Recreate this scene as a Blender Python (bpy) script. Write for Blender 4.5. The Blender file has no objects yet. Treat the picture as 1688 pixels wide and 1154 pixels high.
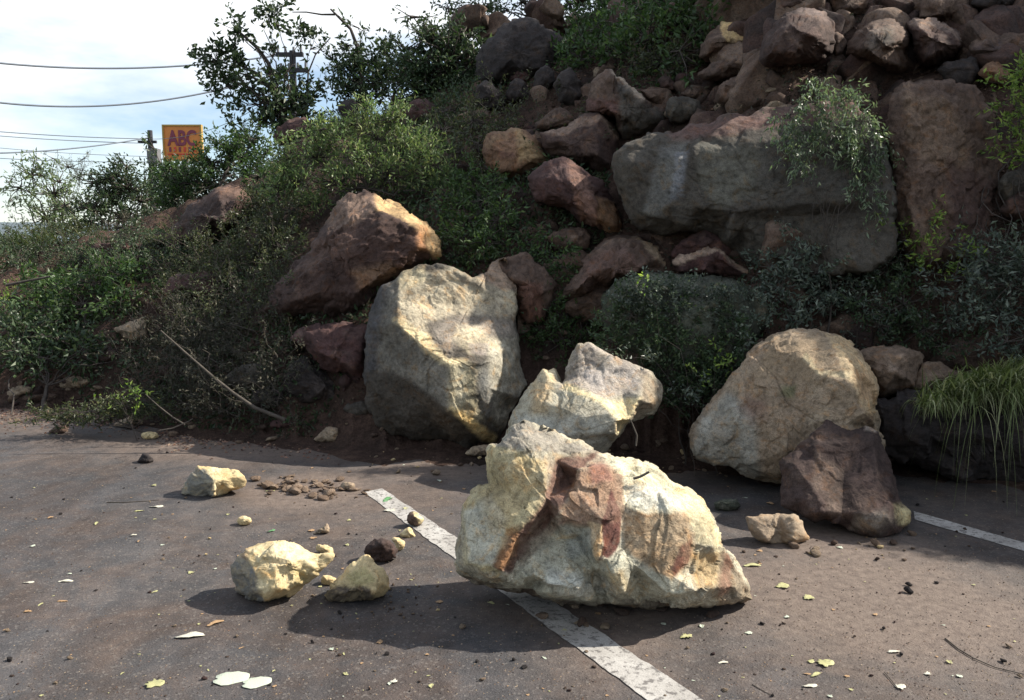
import bpy, math, random
import numpy as np
from mathutils import Vector
from mathutils.geometry import delaunay_2d_cdt

random.seed(7)
rng = np.random.default_rng(7)
C = bpy.context.scene.collection
scene = bpy.context.scene

# ------------------------------------------------------------------ camera, world, sun, exposure
CAM_H, PITCH, FPX = 1.70, math.radians(6.63), 1350.0
cam_d = bpy.data.cameras.new("camera")
cam_d.sensor_width = 36.0
cam_d.lens = FPX / 1688 * 36.0
cam_d.clip_start, cam_d.clip_end = 0.05, 5000
cam = bpy.data.objects.new("camera", cam_d)
C.objects.link(cam)
cam.location = (0, 0, CAM_H)
cam.rotation_euler = (math.pi / 2 - PITCH, 0, 0)
scene.camera = cam

SUN_AZ, SUN_EL = math.radians(81), math.radians(40)      # azimuth from +Y towards +X
world = bpy.data.worlds.new("World")
scene.world = world
world.use_nodes = True
wn, wl = world.node_tree.nodes, world.node_tree.links
wn.clear()
out = wn.new("ShaderNodeOutputWorld")
bg = wn.new("ShaderNodeBackground")
bg.inputs[1].default_value = 0.098
sky = wn.new("ShaderNodeTexSky")
sky.sky_type = 'NISHITA'
sky.sun_disc = False
sky.sun_elevation = SUN_EL
sky.sun_rotation = SUN_AZ
sky.dust_density = 0.8
sky.air_density = 1.0
tc = wn.new("ShaderNodeTexCoord")
mp = wn.new("ShaderNodeMapping")
mp.inputs['Scale'].default_value = (1.0, 1.0, 3.2)
mp.inputs['Location'].default_value = (0.9, 0.1, 0.45)
cn = wn.new("ShaderNodeTexNoise")
cn.inputs['Scale'].default_value = 2.1
cn.inputs['Detail'].default_value = 7
cn.inputs['Roughness'].default_value = 0.55
cr = wn.new("ShaderNodeValToRGB")
cr.color_ramp.elements[0].position = 0.43
cr.color_ramp.elements[0].color = (.04, .04, .04, 1)
cr.color_ramp.elements[1].position = 0.60
cr.color_ramp.elements[1].color = (1, 1, 1, 1)
mixc = wn.new("ShaderNodeMix")
mixc.data_type = 'RGBA'
mixc.inputs['B'].default_value = (6.4, 6.6, 6.8, 1)
wl.new(tc.outputs['Generated'], mp.inputs[0])
wl.new(mp.outputs[0], cn.inputs['Vector'])
wl.new(cn.outputs['Fac'], cr.inputs[0])
wl.new(cr.outputs[0], mixc.inputs['Factor'])
wl.new(sky.outputs[0], mixc.inputs['A'])
wl.new(mixc.outputs['Result'], bg.inputs[0])
wl.new(bg.outputs[0], out.inputs[0])

sun_d = bpy.data.lights.new("sun", 'SUN')
sun_d.energy = 5.0
sun_d.angle = math.radians(0.6)
sun_d.color = (1.0, 0.93, 0.82)
sun = bpy.data.objects.new("sun", sun_d)
C.objects.link(sun)
sdir = Vector((math.sin(SUN_AZ) * math.cos(SUN_EL), math.cos(SUN_AZ) * math.cos(SUN_EL), math.sin(SUN_EL)))
sun.rotation_euler = sdir.to_track_quat('Z', 'Y').to_euler()
sun.location = sdir * 50

scene.render.engine = 'CYCLES'
scene.view_settings.view_transform = 'Standard'
scene.view_settings.look = 'None'
scene.view_settings.gamma = 1
scene.view_settings.use_curve_mapping = False
scene.view_settings.exposure = 0.95
scene.cycles.max_bounces = 6
scene.cycles.diffuse_bounces = 3
scene.cycles.transparent_max_bounces = 6

# ------------------------------------------------------------------ projection helpers
cp, sp = math.cos(PITCH), math.sin(PITCH)
def P(px, py, d):
    """world points for picture coordinates at a distance d (along the view axis)"""
    px, py, d = np.broadcast_arrays(np.asarray(px, float), np.asarray(py, float), np.asarray(d, float))
    x = (px - 844) / FPX
    y = (577 - py) / FPX
    return np.stack([d * x, d * (cp + y * sp), CAM_H + d * (-sp + y * cp)], -1)
def ground_d(py, z=0.0):
    y = (577 - py) / FPX
    return (CAM_H - z) / (sp - y * cp)
def G(px, py, z=0.0):
    p = P(px, py, ground_d(py, z))
    return np.array(p)
REG = {'PX': (0, 0, 1), 'R2': (400, 0, 3.376), 'R3': (780, 0, 3.376), 'R4': (1188, 0, 3.376), 'R5': (0, 300, 2.622),
       'R6': (400, 300, 2.622), 'R7': (780, 300, 2.622), 'R8': (1188, 300, 2.622), 'S1': (0, 600, 3.751),
       'S2': (0, 850, 3.751), 'S3': (280, 740, 3.376), 'S4': (700, 640, 2.748), 'S5': (560, 400, 3.014),
       'S6': (1100, 520, 2.885), 'S7': (1188, 830, 3.376), 'S8': (450, 900, 2.11)}
def rg(reg, pts):
    ox, oy, s = REG[reg]
    return [(ox + p[0] / s, oy + p[1] / s) + tuple(p[2:]) for p in pts]

# ------------------------------------------------------------------ numpy noise
def _h(ix, iy, iz, seed):
    n = (ix.astype(np.int64) * 374761393 + iy.astype(np.int64) * 668265263 + iz.astype(np.int64) * 2147483647 + seed * 1274126177) & 0xFFFFFFFF
    n = ((n ^ (n >> 13)) * 1103515245) & 0xFFFFFFFF
    n = ((n ^ (n >> 15)) * 2246822519) & 0xFFFFFFFF
    return (n ^ (n >> 16)) / 4294967295.0
def vnoise(p, seed=0):
    i = np.floor(p).astype(np.int64)
    f = p - i
    f = f * f * f * (f * (f * 6 - 15) + 10)
    r = 0
    for dx in (0, 1):
        wx = f[:, 0] if dx else 1 - f[:, 0]
        for dy in (0, 1):
            wy = f[:, 1] if dy else 1 - f[:, 1]
            for dz in (0, 1):
                wz = f[:, 2] if dz else 1 - f[:, 2]
                r = r + wx * wy * wz * _h(i[:, 0] + dx, i[:, 1] + dy, i[:, 2] + dz, seed)
    return r * 2 - 1
def fbm(p, octv=4, seed=0, gain=0.5, lac=2.03):
    a, r, s = 1.0, 0, 0
    for k in range(octv):
        r = r + a * vnoise(p * lac ** k + k * 17.3, seed + k)
        s += a
        a *= gain
    return r / s
def worley(p, seed=0):
    i = np.floor(p).astype(np.int64)
    f1 = np.full(len(p), 9.0)
    f2 = np.full(len(p), 9.0)
    idv = np.zeros(len(p)); vec = np.zeros_like(p)
    for dx in (-1, 0, 1):
        for dy in (-1, 0, 1):
            for dz in (-1, 0, 1):
                c = i + (dx, dy, dz)
                j = np.stack([_h(c[:, 0], c[:, 1], c[:, 2], seed + q) for q in (11, 23, 37)], -1)
                dv = c + j - p
                d = np.linalg.norm(dv, axis=1)
                hid = _h(c[:, 0], c[:, 1], c[:, 2], seed + 51)
                less = d < f1
                f2 = np.where(less, f1, np.minimum(f2, d))
                idv = np.where(less, hid, idv); vec = np.where(less[:, None], dv, vec)
                f1 = np.where(less, d, f1)
    ang = idv * 6.283 * 7; zz = (idv * 37.7) % 1 * 2 - 1
    rv = np.stack([np.cos(ang) * np.sqrt(1 - zz * zz), np.sin(ang) * np.sqrt(1 - zz * zz), zz], -1)
    return f1, f2, idv, (rv * vec).sum(1)
def sst(a, b, x):
    t = np.clip((x - a) / (b - a), 0, 1)
    return t * t * (3 - 2 * t)
def poly_sd(pts, poly):
    """signed distance, positive inside"""
    poly = np.asarray([q[:2] for q in poly], float)
    a, b = poly, np.roll(poly, -1, 0)
    d2 = np.full(len(pts), 1e18)
    ins = np.zeros(len(pts), bool)
    for (ax, ay), (bx, by) in zip(a, b):
        ex, ey = bx - ax, by - ay
        wx, wy = pts[:, 0] - ax, pts[:, 1] - ay
        t = np.clip((wx * ex + wy * ey) / (ex * ex + ey * ey + 1e-9), 0, 1)
        d2 = np.minimum(d2, (wx - ex * t) ** 2 + (wy - ey * t) ** 2)
        cond = (ay > pts[:, 1]) != (by > pts[:, 1])
        with np.errstate(divide='ignore', invalid='ignore'):
            xi = ax + (pts[:, 1] - ay) * ex / (ey if ey != 0 else 1e-9)
        ins ^= cond & (pts[:, 0] < xi)
    return np.where(ins, 1, -1) * np.sqrt(d2)

# ------------------------------------------------------------------ mesh / object helpers
def new_mesh(name, v, faces=None, quads=None, tris=None, col=None, smooth=True):
    me = bpy.data.meshes.new(name)
    v = np.asarray(v, np.float32)
    loops, starts, totals = [], [], []
    n = 0
    if quads is not None and len(quads):
        q = np.asarray(quads, np.int32)
        loops.append(q.ravel()); starts.append(np.arange(len(q)) * 4 + n); totals.append(np.full(len(q), 4)); n += q.size
    if tris is not None and len(tris):
        t = np.asarray(tris, np.int32)
        loops.append(t.ravel()); starts.append(np.arange(len(t)) * 3 + n); totals.append(np.full(len(t), 3)); n += t.size
    if faces is not None:
        me.from_pydata([tuple(map(float, a)) for a in v], [], faces)
    else:
        loops = np.concatenate(loops).astype(np.int32)
        starts = np.concatenate(starts).astype(np.int32)
        me.vertices.add(len(v))
        me.vertices.foreach_set("co", v.ravel())
        me.loops.add(len(loops))
        me.loops.foreach_set("vertex_index", loops)
        me.polygons.add(len(starts))
        me.polygons.foreach_set("loop_start", starts)
        me.update(calc_edges=True)
        me.validate()
    if smooth:
        me.polygons.foreach_set("use_smooth", np.ones(len(me.polygons), bool))
    else:
        me.polygons.foreach_set("use_smooth", np.zeros(len(me.polygons), bool))
    if col is not None:
        ca = me.color_attributes.new("tint", 'FLOAT_COLOR', 'POINT')
        c4 = np.ones((len(v), 4), np.float32)
        c4[:, :3] = col
        ca.data.foreach_set("color", c4.ravel())
    me.update()
    return me
def link(name, me, mat=None, parent=None, loc=None):
    o = bpy.data.objects.new(name, me)
    C.objects.link(o)
    if mat is not None and not len(me.materials):
        me.materials.append(mat)
    if parent is not None:
        o.parent = parent
    if loc is not None:
        o.location = loc
    return o
def tag(o, label=None, cat=None, group=None, kind=None):
    if label: o['label'] = label
    if cat: o['category'] = cat
    if group: o['group'] = group
    if kind: o['kind'] = kind
    return o
def empty(name, loc, label, cat, group=None):
    o = bpy.data.objects.new(name, None)
    C.objects.link(o)
    o.empty_display_size = 0.1
    o.location = [float(a) for a in loc]
    return tag(o, label, cat, group)

# ------------------------------------------------------------------ materials
def mat_new(name):
    m = bpy.data.materials.new(name)
    m.use_nodes = True
    nt = m.node_tree
    b = nt.nodes['Principled BSDF']
    return m, nt, b
def N(nt, t, **kw):
    n = nt.nodes.new(t)
    for k, v in kw.items():
        setattr(n, k, v)
    return n
def noise(nt, scale, detail=4, rough=0.55, vec=None, dist=0.0):
    n = N(nt, "ShaderNodeTexNoise")
    n.inputs['Scale'].default_value = scale
    n.inputs['Detail'].default_value = detail
    n.inputs['Roughness'].default_value = rough
    n.inputs['Distortion'].default_value = dist
    if vec is not None: nt.links.new(vec, n.inputs['Vector'])
    return n
def ramp(nt, src, stops):
    r = N(nt, "ShaderNodeValToRGB")
    e = r.color_ramp.elements
    while len(e) < len(stops): e.new(0.5)
    for k, (p, c) in enumerate(stops):
        e[k].position = p
        e[k].color = (c, c, c, 1) if isinstance(c, (int, float)) else (*c, 1)
    nt.links.new(src, r.inputs[0])
    return r
def mixcol(nt, a, b, fac, mode='MIX'):
    m = N(nt, "ShaderNodeMix", data_type='RGBA', blend_type=mode)
    for s, key in ((a, 'A'), (b, 'B'), (fac, 'Factor')):
        if hasattr(s, 'links'): nt.links.new(s, m.inputs[key])
        elif isinstance(s, (int, float)): m.inputs[key].default_value = s if key == 'Factor' else (s, s, s, 1)
        else: m.inputs[key].default_value = (*s, 1)
    return m.outputs['Result']
def geo_pos(nt):
    return N(nt, "ShaderNodeNewGeometry").outputs['Position']

def make_rock_mat(name, fine=30.0, bump=0.5, rough=0.9, contrast=0.5, spec=0.25):
    m, nt, b = mat_new(name)
    at = N(nt, "ShaderNodeAttribute", attribute_name="tint")
    pos = N(nt, "ShaderNodeTexCoord").outputs['Object']
    n1 = noise(nt, 5.0, 8, 0.66, pos, 0.4)
    n2 = noise(nt, fine, 9, 0.72, pos)
    n3 = noise(nt, fine * 5, 4, 0.6, pos)
    r1 = ramp(nt, n1.outputs['Fac'], [(0.3, 1 - contrast * 0.8), (0.5, 1.0), (0.72, 1 + contrast * 0.45)])
    r2 = ramp(nt, n2.outputs['Fac'], [(0.32, 1 - contrast), (0.5, 1.0), (0.7, 1 + contrast * 0.5)])
    r3 = ramp(nt, n3.outputs['Fac'], [(0.35, 1 - contrast * 0.6), (0.5, 1.0), (0.7, 1 + contrast * .3)])
    c = mixcol(nt, at.outputs['Color'], r1.outputs[0], 1.0, 'MULTIPLY')
    c = mixcol(nt, c, r2.outputs[0], 1.0, 'MULTIPLY')
    c = mixcol(nt, c, r3.outputs[0], 1.0, 'MULTIPLY')
    # dark pits and mineral specks
    ns = noise(nt, fine * 2.2, 5, 0.75, pos, 0.6)
    sp = ramp(nt, ns.outputs['Fac'], [(0.60, 0.0), (0.68, 0.55)])
    c = mixcol(nt, c, mixcol(nt, c, (.42, .34, .27), 1.0, 'MULTIPLY'), sp.outputs[0])
    # rusty and pale weathering blotches
    nb_ = noise(nt, 9.0, 7, 0.7, pos, 0.8)
    c = mixcol(nt, c, mixcol(nt, c, (1.15, .86, .58), 1.0, 'MULTIPLY'), ramp(nt, nb_.outputs['Fac'], [(0.52, 0.0), (0.66, 0.7)]).outputs[0])
    # thin dark veins / cracks
    vt = N(nt, "ShaderNodeTexVoronoi", feature='DISTANCE_TO_EDGE')
    vt.inputs['Scale'].default_value = 4.2
    wv = noise(nt, 3.0, 5, 0.6, pos)
    va = N(nt, "ShaderNodeVectorMath", operation='MULTIPLY_ADD')
    nt.links.new(wv.outputs['Color'], va.inputs[0])
    va.inputs[1].default_value = (0.55, 0.55, 0.55)
    nt.links.new(pos, va.inputs[2])
    nt.links.new(va.outputs[0], vt.inputs['Vector'])
    vr = ramp(nt, vt.outputs['Distance'], [(0.0, 0.62), (0.018, 1.0)])
    msk = ramp(nt, n1.outputs['Fac'], [(0.45, 0.0), (0.6, 1.0)])
    c = mixcol(nt, c, mixcol(nt, c, vr.outputs[0], 1.0, 'MULTIPLY'), msk.outputs[0])
    nt.links.new(c, b.inputs['Base Color'])
    b.inputs['Roughness'].default_value = rough
    b.inputs['Specular IOR Level'].default_value = spec
    bm1 = N(nt, "ShaderNodeBump"); bm1.inputs['Strength'].default_value = bump; bm1.inputs['Distance'].default_value = 0.035
    bm2 = N(nt, "ShaderNodeBump"); bm2.inputs['Strength'].default_value = bump; bm2.inputs['Distance'].default_value = 0.010
    nt.links.new(n1.outputs['Fac'], bm1.inputs['Height'])
    nt.links.new(n2.outputs['Fac'], bm2.inputs['Height'])
    nt.links.new(bm1.outputs[0], bm2.inputs['Normal'])
    nt.links.new(bm2.outputs[0], b.inputs['Normal'])
    return m
M_ROCK = make_rock_mat("rock_weathered", 22, 0.7, 0.92, 0.55)
M_FRESH = make_rock_mat("rock_fresh", 30, 1.0, 0.88, 0.52)
M_FRESH_SMALL = make_rock_mat("rock_fresh_small", 60, 0.6, 0.85, 0.3)

def make_leaf_mat(name, c1, c2, c3=None, trans=0.4, gloss=0.45):
    m, nt, b = mat_new(name)
    g = N(nt, "ShaderNodeNewGeometry")
    c3 = c3 or c2
    r = ramp(nt, g.outputs['Random Per Island'], [(0.0, c1), (0.62, c2), (1.0, c3)])
    n = noise(nt, 2.4, 2, 0.5, g.outputs['Position'])
    rr = ramp(nt, n.outputs['Fac'], [(0.35, 0.72), (0.65, 1.25)])
    c = mixcol(nt, r.outputs[0], rr.outputs[0], 1.0, 'MULTIPLY')
    nt.links.new(c, b.inputs['Base Color'])
    b.inputs['Roughness'].default_value = gloss
    b.inputs['Specular IOR Level'].default_value = 0.4
    tr = N(nt, "ShaderNodeBsdfTranslucent")
    tc2 = mixcol(nt, c, (1.05, 1.15, 0.7), 1.0, 'MULTIPLY')
    nt.links.new(tc2, tr.inputs['Color'])
    mx = N(nt, "ShaderNodeMixShader")
    mx.inputs[0].default_value = trans
    nt.links.new(b.outputs[0], mx.inputs[1])
    nt.links.new(tr.outputs[0], mx.inputs[2])
    nt.links.new(mx.outputs[0], nt.nodes['Material Output'].inputs['Surface'])
    return m
L_DARK = make_leaf_mat("leaf_dark", (.026, .048, .023), (.044, .074, .034), (.09, .12, .055), 0.3)
L_MID = make_leaf_mat("leaf_mid", (.030, .060, .020), (.055, .100, .034), (.10, .15, .05), 0.38)
L_BRIGHT = make_leaf_mat("leaf_bright", (.085, .14, .05), (.14, .205, .085), (.33, .36, .16), 0.42)
L_LIME = make_leaf_mat("leaf_lime", (.08, .14, .03), (.17, .26, .05), (.32, .40, .10), 0.45)
L_OLIVE = make_leaf_mat("leaf_olive", (.035, .050, .022), (.060, .075, .034), (.12, .12, .055), 0.35)
L_GREY = make_leaf_mat("leaf_greygreen", (.05, .07, .055), (.085, .11, .085), (.20, .23, .18), 0.3, 0.35)
L_VINE = make_leaf_mat("leaf_vine", (.07, .11, .06), (.13, .18, .10), (.30, .34, .25), 0.35, 0.35)
L_DRY = make_leaf_mat("leaf_dry", (.025, .028, .018), (.045, .045, .030), (.10, .085, .06), 0.25, 0.7)
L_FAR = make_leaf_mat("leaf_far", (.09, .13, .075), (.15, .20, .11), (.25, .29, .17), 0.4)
L_HAZY = make_leaf_mat("leaf_pale_grey", (.14, .16, .18), (.20, .23, .24), (.28, .30, .30), 0.4)  # distance haze mixed into the leaf colour
L_GRASS = make_leaf_mat("grass_blade", (.08, .11, .035), (.17, .21, .08), (.42, .42, .26), 0.4)

def make_plain(name, col, rough=0.8, var=0.3, scale=8, bump=0.2, metal=0):
    m, nt, b = mat_new(name)
    pos = N(nt, "ShaderNodeTexCoord").outputs['Object']
    n = noise(nt, scale, 6, 0.65, pos)
    r = ramp(nt, n.outputs['Fac'], [(0.3, 1 - var), (0.7, 1 + var)])
    c = mixcol(nt, col, r.outputs[0], 1.0, 'MULTIPLY')
    nt.links.new(c, b.inputs['Base Color'])
    b.inputs['Roughness'].default_value = rough
    b.inputs['Metallic'].default_value = metal
    bm = N(nt, "ShaderNodeBump"); bm.inputs['Strength'].default_value = bump; bm.inputs['Distance'].default_value = 0.01
    nt.links.new(n.outputs['Fac'], bm.inputs['Height'])
    nt.links.new(bm.outputs[0], b.inputs['Normal'])
    return m
M_BARK = make_plain("bark", (.055, .045, .038), 0.95, 0.4, 30, 0.5)
M_TWIG = make_plain("dry_twig", (.062, .052, .042), 0.95, 0.45, 20, 0.3)
M_POLE = make_plain("weathered_pole", (.03, .03, .037), 0.9, 0.3, 6)
M_WIRE = make_plain("cable", (.10, .12, .15), 0.7, 0.1, 4)
M_METAL = make_plain("painted_steel", (.12, .12, .13), 0.6, 0.2, 4)

# asphalt
def make_road():
    m, nt, b = mat_new("asphalt")
    pos = geo_pos(nt)
    at = N(nt, "ShaderNodeAttribute", attribute_name="tint")
    big = noise(nt, 0.8, 6, 0.6, pos)
    med = noise(nt, 6.0, 6, 0.65, pos)
    fine = noise(nt, 160, 3, 0.7, pos)
    agg = N(nt, "ShaderNodeTexVoronoi"); agg.inputs['Scale'].default_value = 95
    nt.links.new(pos, agg.inputs['Vector'])
    c0 = ramp(nt, big.outputs['Fac'], [(0.3, (.040, .039, .042)), (0.7, (.066, .062, .062))])
    c = mixcol(nt, c0.outputs[0], ramp(nt, med.outputs['Fac'], [(0.3, .78), (0.7, 1.2)]).outputs[0], 1.0, 'MULTIPLY')
    c = mixcol(nt, c, ramp(nt, fine.outputs['Fac'], [(0.35, .62), (0.5, 1.0), (0.68, 1.55)]).outputs[0], 1.0, 'MULTIPLY')
    mpw = N(nt, "ShaderNodeMapping"); mpw.inputs['Rotation'].default_value = (0, 0, math.radians(-29.7)); mpw.inputs['Scale'].default_value = (1.6, .16, 1)
    nt.links.new(pos, mpw.inputs[0])
    wear = noise(nt, 1.6, 6, 0.62, mpw.outputs[0])
    c = mixcol(nt, c, ramp(nt, wear.outputs['Fac'], [(0.35, .72), (0.62, 1.15)]).outputs[0], 1.0, 'MULTIPLY')
    stn = noise(nt, 1.7, 8, 0.68, pos, 0.8)
    c = mixcol(nt, c, mixcol(nt, c, (1.22, .94, .76), 1.0, 'MULTIPLY'), ramp(nt, stn.outputs['Fac'], [(0.42, 0.0), (0.62, .9)]).outputs[0])
    blk = noise(nt, 11, 7, 0.7, pos, 1.2)
    c = mixcol(nt, c, mixcol(nt, c, .5, 1.0, 'MULTIPLY'), ramp(nt, blk.outputs['Fac'], [(0.60, 0.0), (0.70, .8)]).outputs[0])
    vk = N(nt, "ShaderNodeTexVoronoi", feature='DISTANCE_TO_EDGE'); vk.inputs['Scale'].default_value = .55
    wv = noise(nt, 2.2, 6, 0.7, pos)
    vadd = N(nt, "ShaderNodeVectorMath", operation='MULTIPLY_ADD'); vadd.inputs[1].default_value = (1.3, 1.3, 0)
    nt.links.new(wv.outputs['Color'], vadd.inputs[0]); nt.links.new(pos, vadd.inputs[2]); nt.links.new(vadd.outputs[0], vk.inputs['Vector'])
    ck = ramp(nt, vk.outputs['Distance'], [(0.0, 1.0), (0.0045, 0.0)])
    ckm = mixcol(nt, ck.outputs[0], ramp(nt, big.outputs['Fac'], [(0.48, 0.0), (0.55, .8)]).outputs[0], 1.0, 'MULTIPLY')
    c = mixcol(nt, c, (.03, .028, .027), ckm)
    # single pale aggregate grains
    vcol = N(nt, "ShaderNodeSeparateColor"); nt.links.new(agg.outputs['Color'], vcol.inputs[0])
    spk = ramp(nt, vcol.outputs[0], [(0.90, 0.0), (0.94, 1.0)])
    c = mixcol(nt, c, (.22, .20, .18), mixcol(nt, spk.outputs[0], 0.28, 1.0, 'MULTIPLY'))
    # silt / red mud film
    dn = N(nt, "ShaderNodeMath", operation='MULTIPLY_ADD')
    nt.links.new(med.outputs['Fac'], dn.inputs[0]); dn.inputs[1].default_value = 0.9
    ad = N(nt, "ShaderNodeSeparateColor"); nt.links.new(at.outputs['Color'], ad.inputs[0])
    sub = N(nt, "ShaderNodeMath", operation='SUBTRACT'); nt.links.new(ad.outputs[0], sub.inputs[0]); sub.inputs[1].default_value = 0.45
    nt.links.new(sub.outputs[0], dn.inputs[2])
    dr = ramp(nt, dn.outputs[0], [(0.05, 0.0), (0.75, 0.92)])
    mudc = ramp(nt, noise(nt, 22, 5, 0.7, pos).outputs['Fac'], [(0.3, (.082, .060, .050)), (0.7, (.185, .145, .118))])
    c = mixcol(nt, c, mudc.outputs[0], dr.outputs[0])
    nt.links.new(c, b.inputs['Base Color'])
    rr = ramp(nt, big.outputs['Fac'], [(0.3, .62), (0.7, .88)])
    nt.links.new(rr.outputs[0], b.inputs['Roughness'])
    b.inputs['Specular IOR Level'].default_value = 0.35
    b1 = N(nt, "ShaderNodeBump"); b1.inputs['Strength'].default_value = 0.55; b1.inputs['Distance'].default_value = 0.006
    nt.links.new(fine.outputs['Fac'], b1.inputs['Height'])
    b2 = N(nt, "ShaderNodeBump"); b2.inputs['Strength'].default_value = 0.4; b2.inputs['Distance'].default_value = 0.004
    nt.links.new(agg.outputs['Distance'], b2.inputs['Height']); nt.links.new(b1.outputs[0], b2.inputs['Normal'])
    b3 = N(nt, "ShaderNodeBump"); b3.inputs['Strength'].default_value = 0.4; b3.inputs['Distance'].default_value = 0.02
    nt.links.new(dn.outputs[0], b3.inputs['Height']); nt.links.new(b2.outputs[0], b3.inputs['Normal'])
    nt.links.new(b3.outputs[0], b.inputs['Normal'])
    return m
M_ROAD = make_road()
def make_paint():
    m, nt, b = mat_new("road_paint")
    pos = geo_pos(nt)
    n = noise(nt, 26, 8, 0.75, pos)
    n2 = noise(nt, 5, 5, 0.6, pos)
    fine = noise(nt, 160, 3, 0.7, pos)
    c = ramp(nt, n2.outputs['Fac'], [(0.3, (.26, .245, .225)), (0.7, (.42, .405, .38))]).outputs[0]
    c = mixcol(nt, c, ramp(nt, fine.outputs['Fac'], [(0.3, .75), (0.6, 1.1)]).outputs[0], 1.0, 'MULTIPLY')
    w = ramp(nt, n.outputs['Fac'], [(0.52, 0.0), (0.58, 0.85)])
    c = mixcol(nt, c, (.09, .082, .078), w.outputs[0])
    nt.links.new(c, b.inputs['Base Color'])
    b.inputs['Roughness'].default_value = 0.75
    bm = N(nt, "ShaderNodeBump"); bm.inputs['Strength'].default_value = 0.5; bm.inputs['Distance'].default_value = 0.004
    nt.links.new(fine.outputs['Fac'], bm.inputs['Height']); nt.links.new(bm.outputs[0], b.inputs['Normal'])
    return m
M_PAINT = make_paint()
def make_earth():
    m, nt, b = mat_new("slope_earth")
    pos = geo_pos(nt)
    a = noise(nt, 1.3, 7, 0.62, pos); f = noise(nt, 14, 8, 0.7, pos); g = noise(nt, 60, 4, 0.7, pos)
    c = ramp(nt, a.outputs['Fac'], [(0.32, (.034, .025, .020)), (0.5, (.075, .048, .038)), (0.7, (.12, .080, .060))]).outputs[0]
    c = mixcol(nt, c, ramp(nt, f.outputs['Fac'], [(0.3, .5), (0.7, 1.4)]).outputs[0], 1.0, 'MULTIPLY')
    c = mixcol(nt, c, ramp(nt, g.outputs['Fac'], [(0.3, .6), (0.7, 1.35)]).outputs[0], 1.0, 'MULTIPLY')
    nt.links.new(c, b.inputs['Base Color']); b.inputs['Roughness'].default_value = 0.97
    b.inputs['Specular IOR Level'].default_value = 0.1
    b1 = N(nt, "ShaderNodeBump"); b1.inputs['Strength'].default_value = 0.9; b1.inputs['Distance'].default_value = 0.06
    nt.links.new(f.outputs['Fac'], b1.inputs['Height'])
    b2 = N(nt, "ShaderNodeBump"); b2.inputs['Strength'].default_value = 0.8; b2.inputs['Distance'].default_value = 0.015
    nt.links.new(g.outputs['Fac'], b2.inputs['Height']); nt.links.new(b1.outputs[0], b2.inputs['Normal'])
    nt.links.new(b2.outputs[0], b.inputs['Normal'])
    return m
M_EARTH = make_earth()
M_FIELD = make_plain("far_grass", (.10, .12, .045), 0.95, 0.45, 0.8, 0.3)
M_FARHILL = make_plain("far_hill_haze_tint", (.10, .13, .15), 1.0, 0.25, 0.05, 0.0)  # bluish distance haze painted into the hill colour

# ------------------------------------------------------------------ terrain
AZK = [(-700, 14.0, 430, 18), (-200, 12.0, 425, 15.5), (0, 11.0, 410, 14.5), (120, 10.3, 405, 14.2), (200, 9.2, 398, 13.8), (280, 8.5, 372, 13.5), (370, 8.1, 318, 13),
       (450, 7.8, 268, 13), (520, 7.5, 222, 13.5), (620, 7.2, 205, 14), (700, 7.15, 165, 14), (780, 7.1, 110, 14.5), (900, 7.0, 62, 15),
       (1000, 7.0, 0, 15), (1100, 6.9, -90, 15), (1300, 6.9, -240, 14.5), (1500, 7.1, -270, 14.5), (1688, 7.2, -270, 14)]
_az = np.array([math.atan((k[0] - 844) / FPX) for k in AZK])
_r0 = np.array([k[1] for k in AZK]); _r1 = np.array([float(k[3]) for k in AZK])
_H = np.array([CAM_H + k[3] * math.tan(math.atan((577 - k[2]) / FPX) - PITCH) for k in AZK])
_az = np.concatenate([[-3.2, -1.2], _az, np.radians([45, 60, 75, 90, 105, 120, 200])])
_r0 = np.concatenate([[60, 22], _r0, [6.4 / math.cos(math.radians(a - 60.3)) for a in (45, 60, 75, 90, 105, 120)], [60]])
_r1 = np.concatenate([[70, 28], _r1, [13, 12.5, 12.5, 13, 16, 20, 70]])
_H = np.concatenate([[1, 1.0], _H, [8.4, 5.2, 3.6, 3.2, 3, 3, 1]])
def terr(x, y, rough=True):
    x = np.asarray(x, float); y = np.asarray(y, float)
    az = np.arctan2(x, y); r = np.hypot(x, y)
    r0 = np.interp(az, _az, _r0); r1 = np.interp(az, _az, _r1); H = np.interp(az, _az, _H)
    aq = np.stack([az.ravel() * 9, az.ravel() * 0, az.ravel() * 0], -1); r0 = r0 + 0.55 * fbm(aq, 5, 71, .62).reshape(az.shape)
    s = (r - r0) / (r1 - r0)
    up = np.where(s < 0, s * 1.2, np.clip(s, 0, 1) ** 0.92)
    up = up + 0.12 * sst(0.0, 0.16, s) * (1 - sst(0.5, 1, s))
    h = np.where(s < 0, 0.035 + s * 0.55, H * up + 0.035)
    back = np.clip((r - r1) / 28.0, 0, 1)
    h = np.where(s > 1, H * (1 - sst(0, 1, back)) - 0.2 * back, h)
    if rough:
        p = np.stack([x, y, np.zeros_like(x)], -1).reshape(-1, 3)
        n = (0.34 * fbm(p * 0.55, 4, 3) + 0.16 * fbm(p * 2.2, 4, 9)).reshape(x.shape)
        h = h + n * sst(-0.02, 0.12, s) * (1 - 0.8 * back)
    return h
def hill_d(px, py, lo=5.0, hi=40.0):
    """distance along the view axis at which the line of sight first meets the slope"""
    d = np.arange(lo, hi, 0.03)
    q = P(px, py, d)
    z = terr(q[:, 0], q[:, 1])
    hit = np.where(q[:, 2] < np.maximum(z, 0))[0]
    return float(d[hit[0]]) if len(hit) else 13.5
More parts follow.
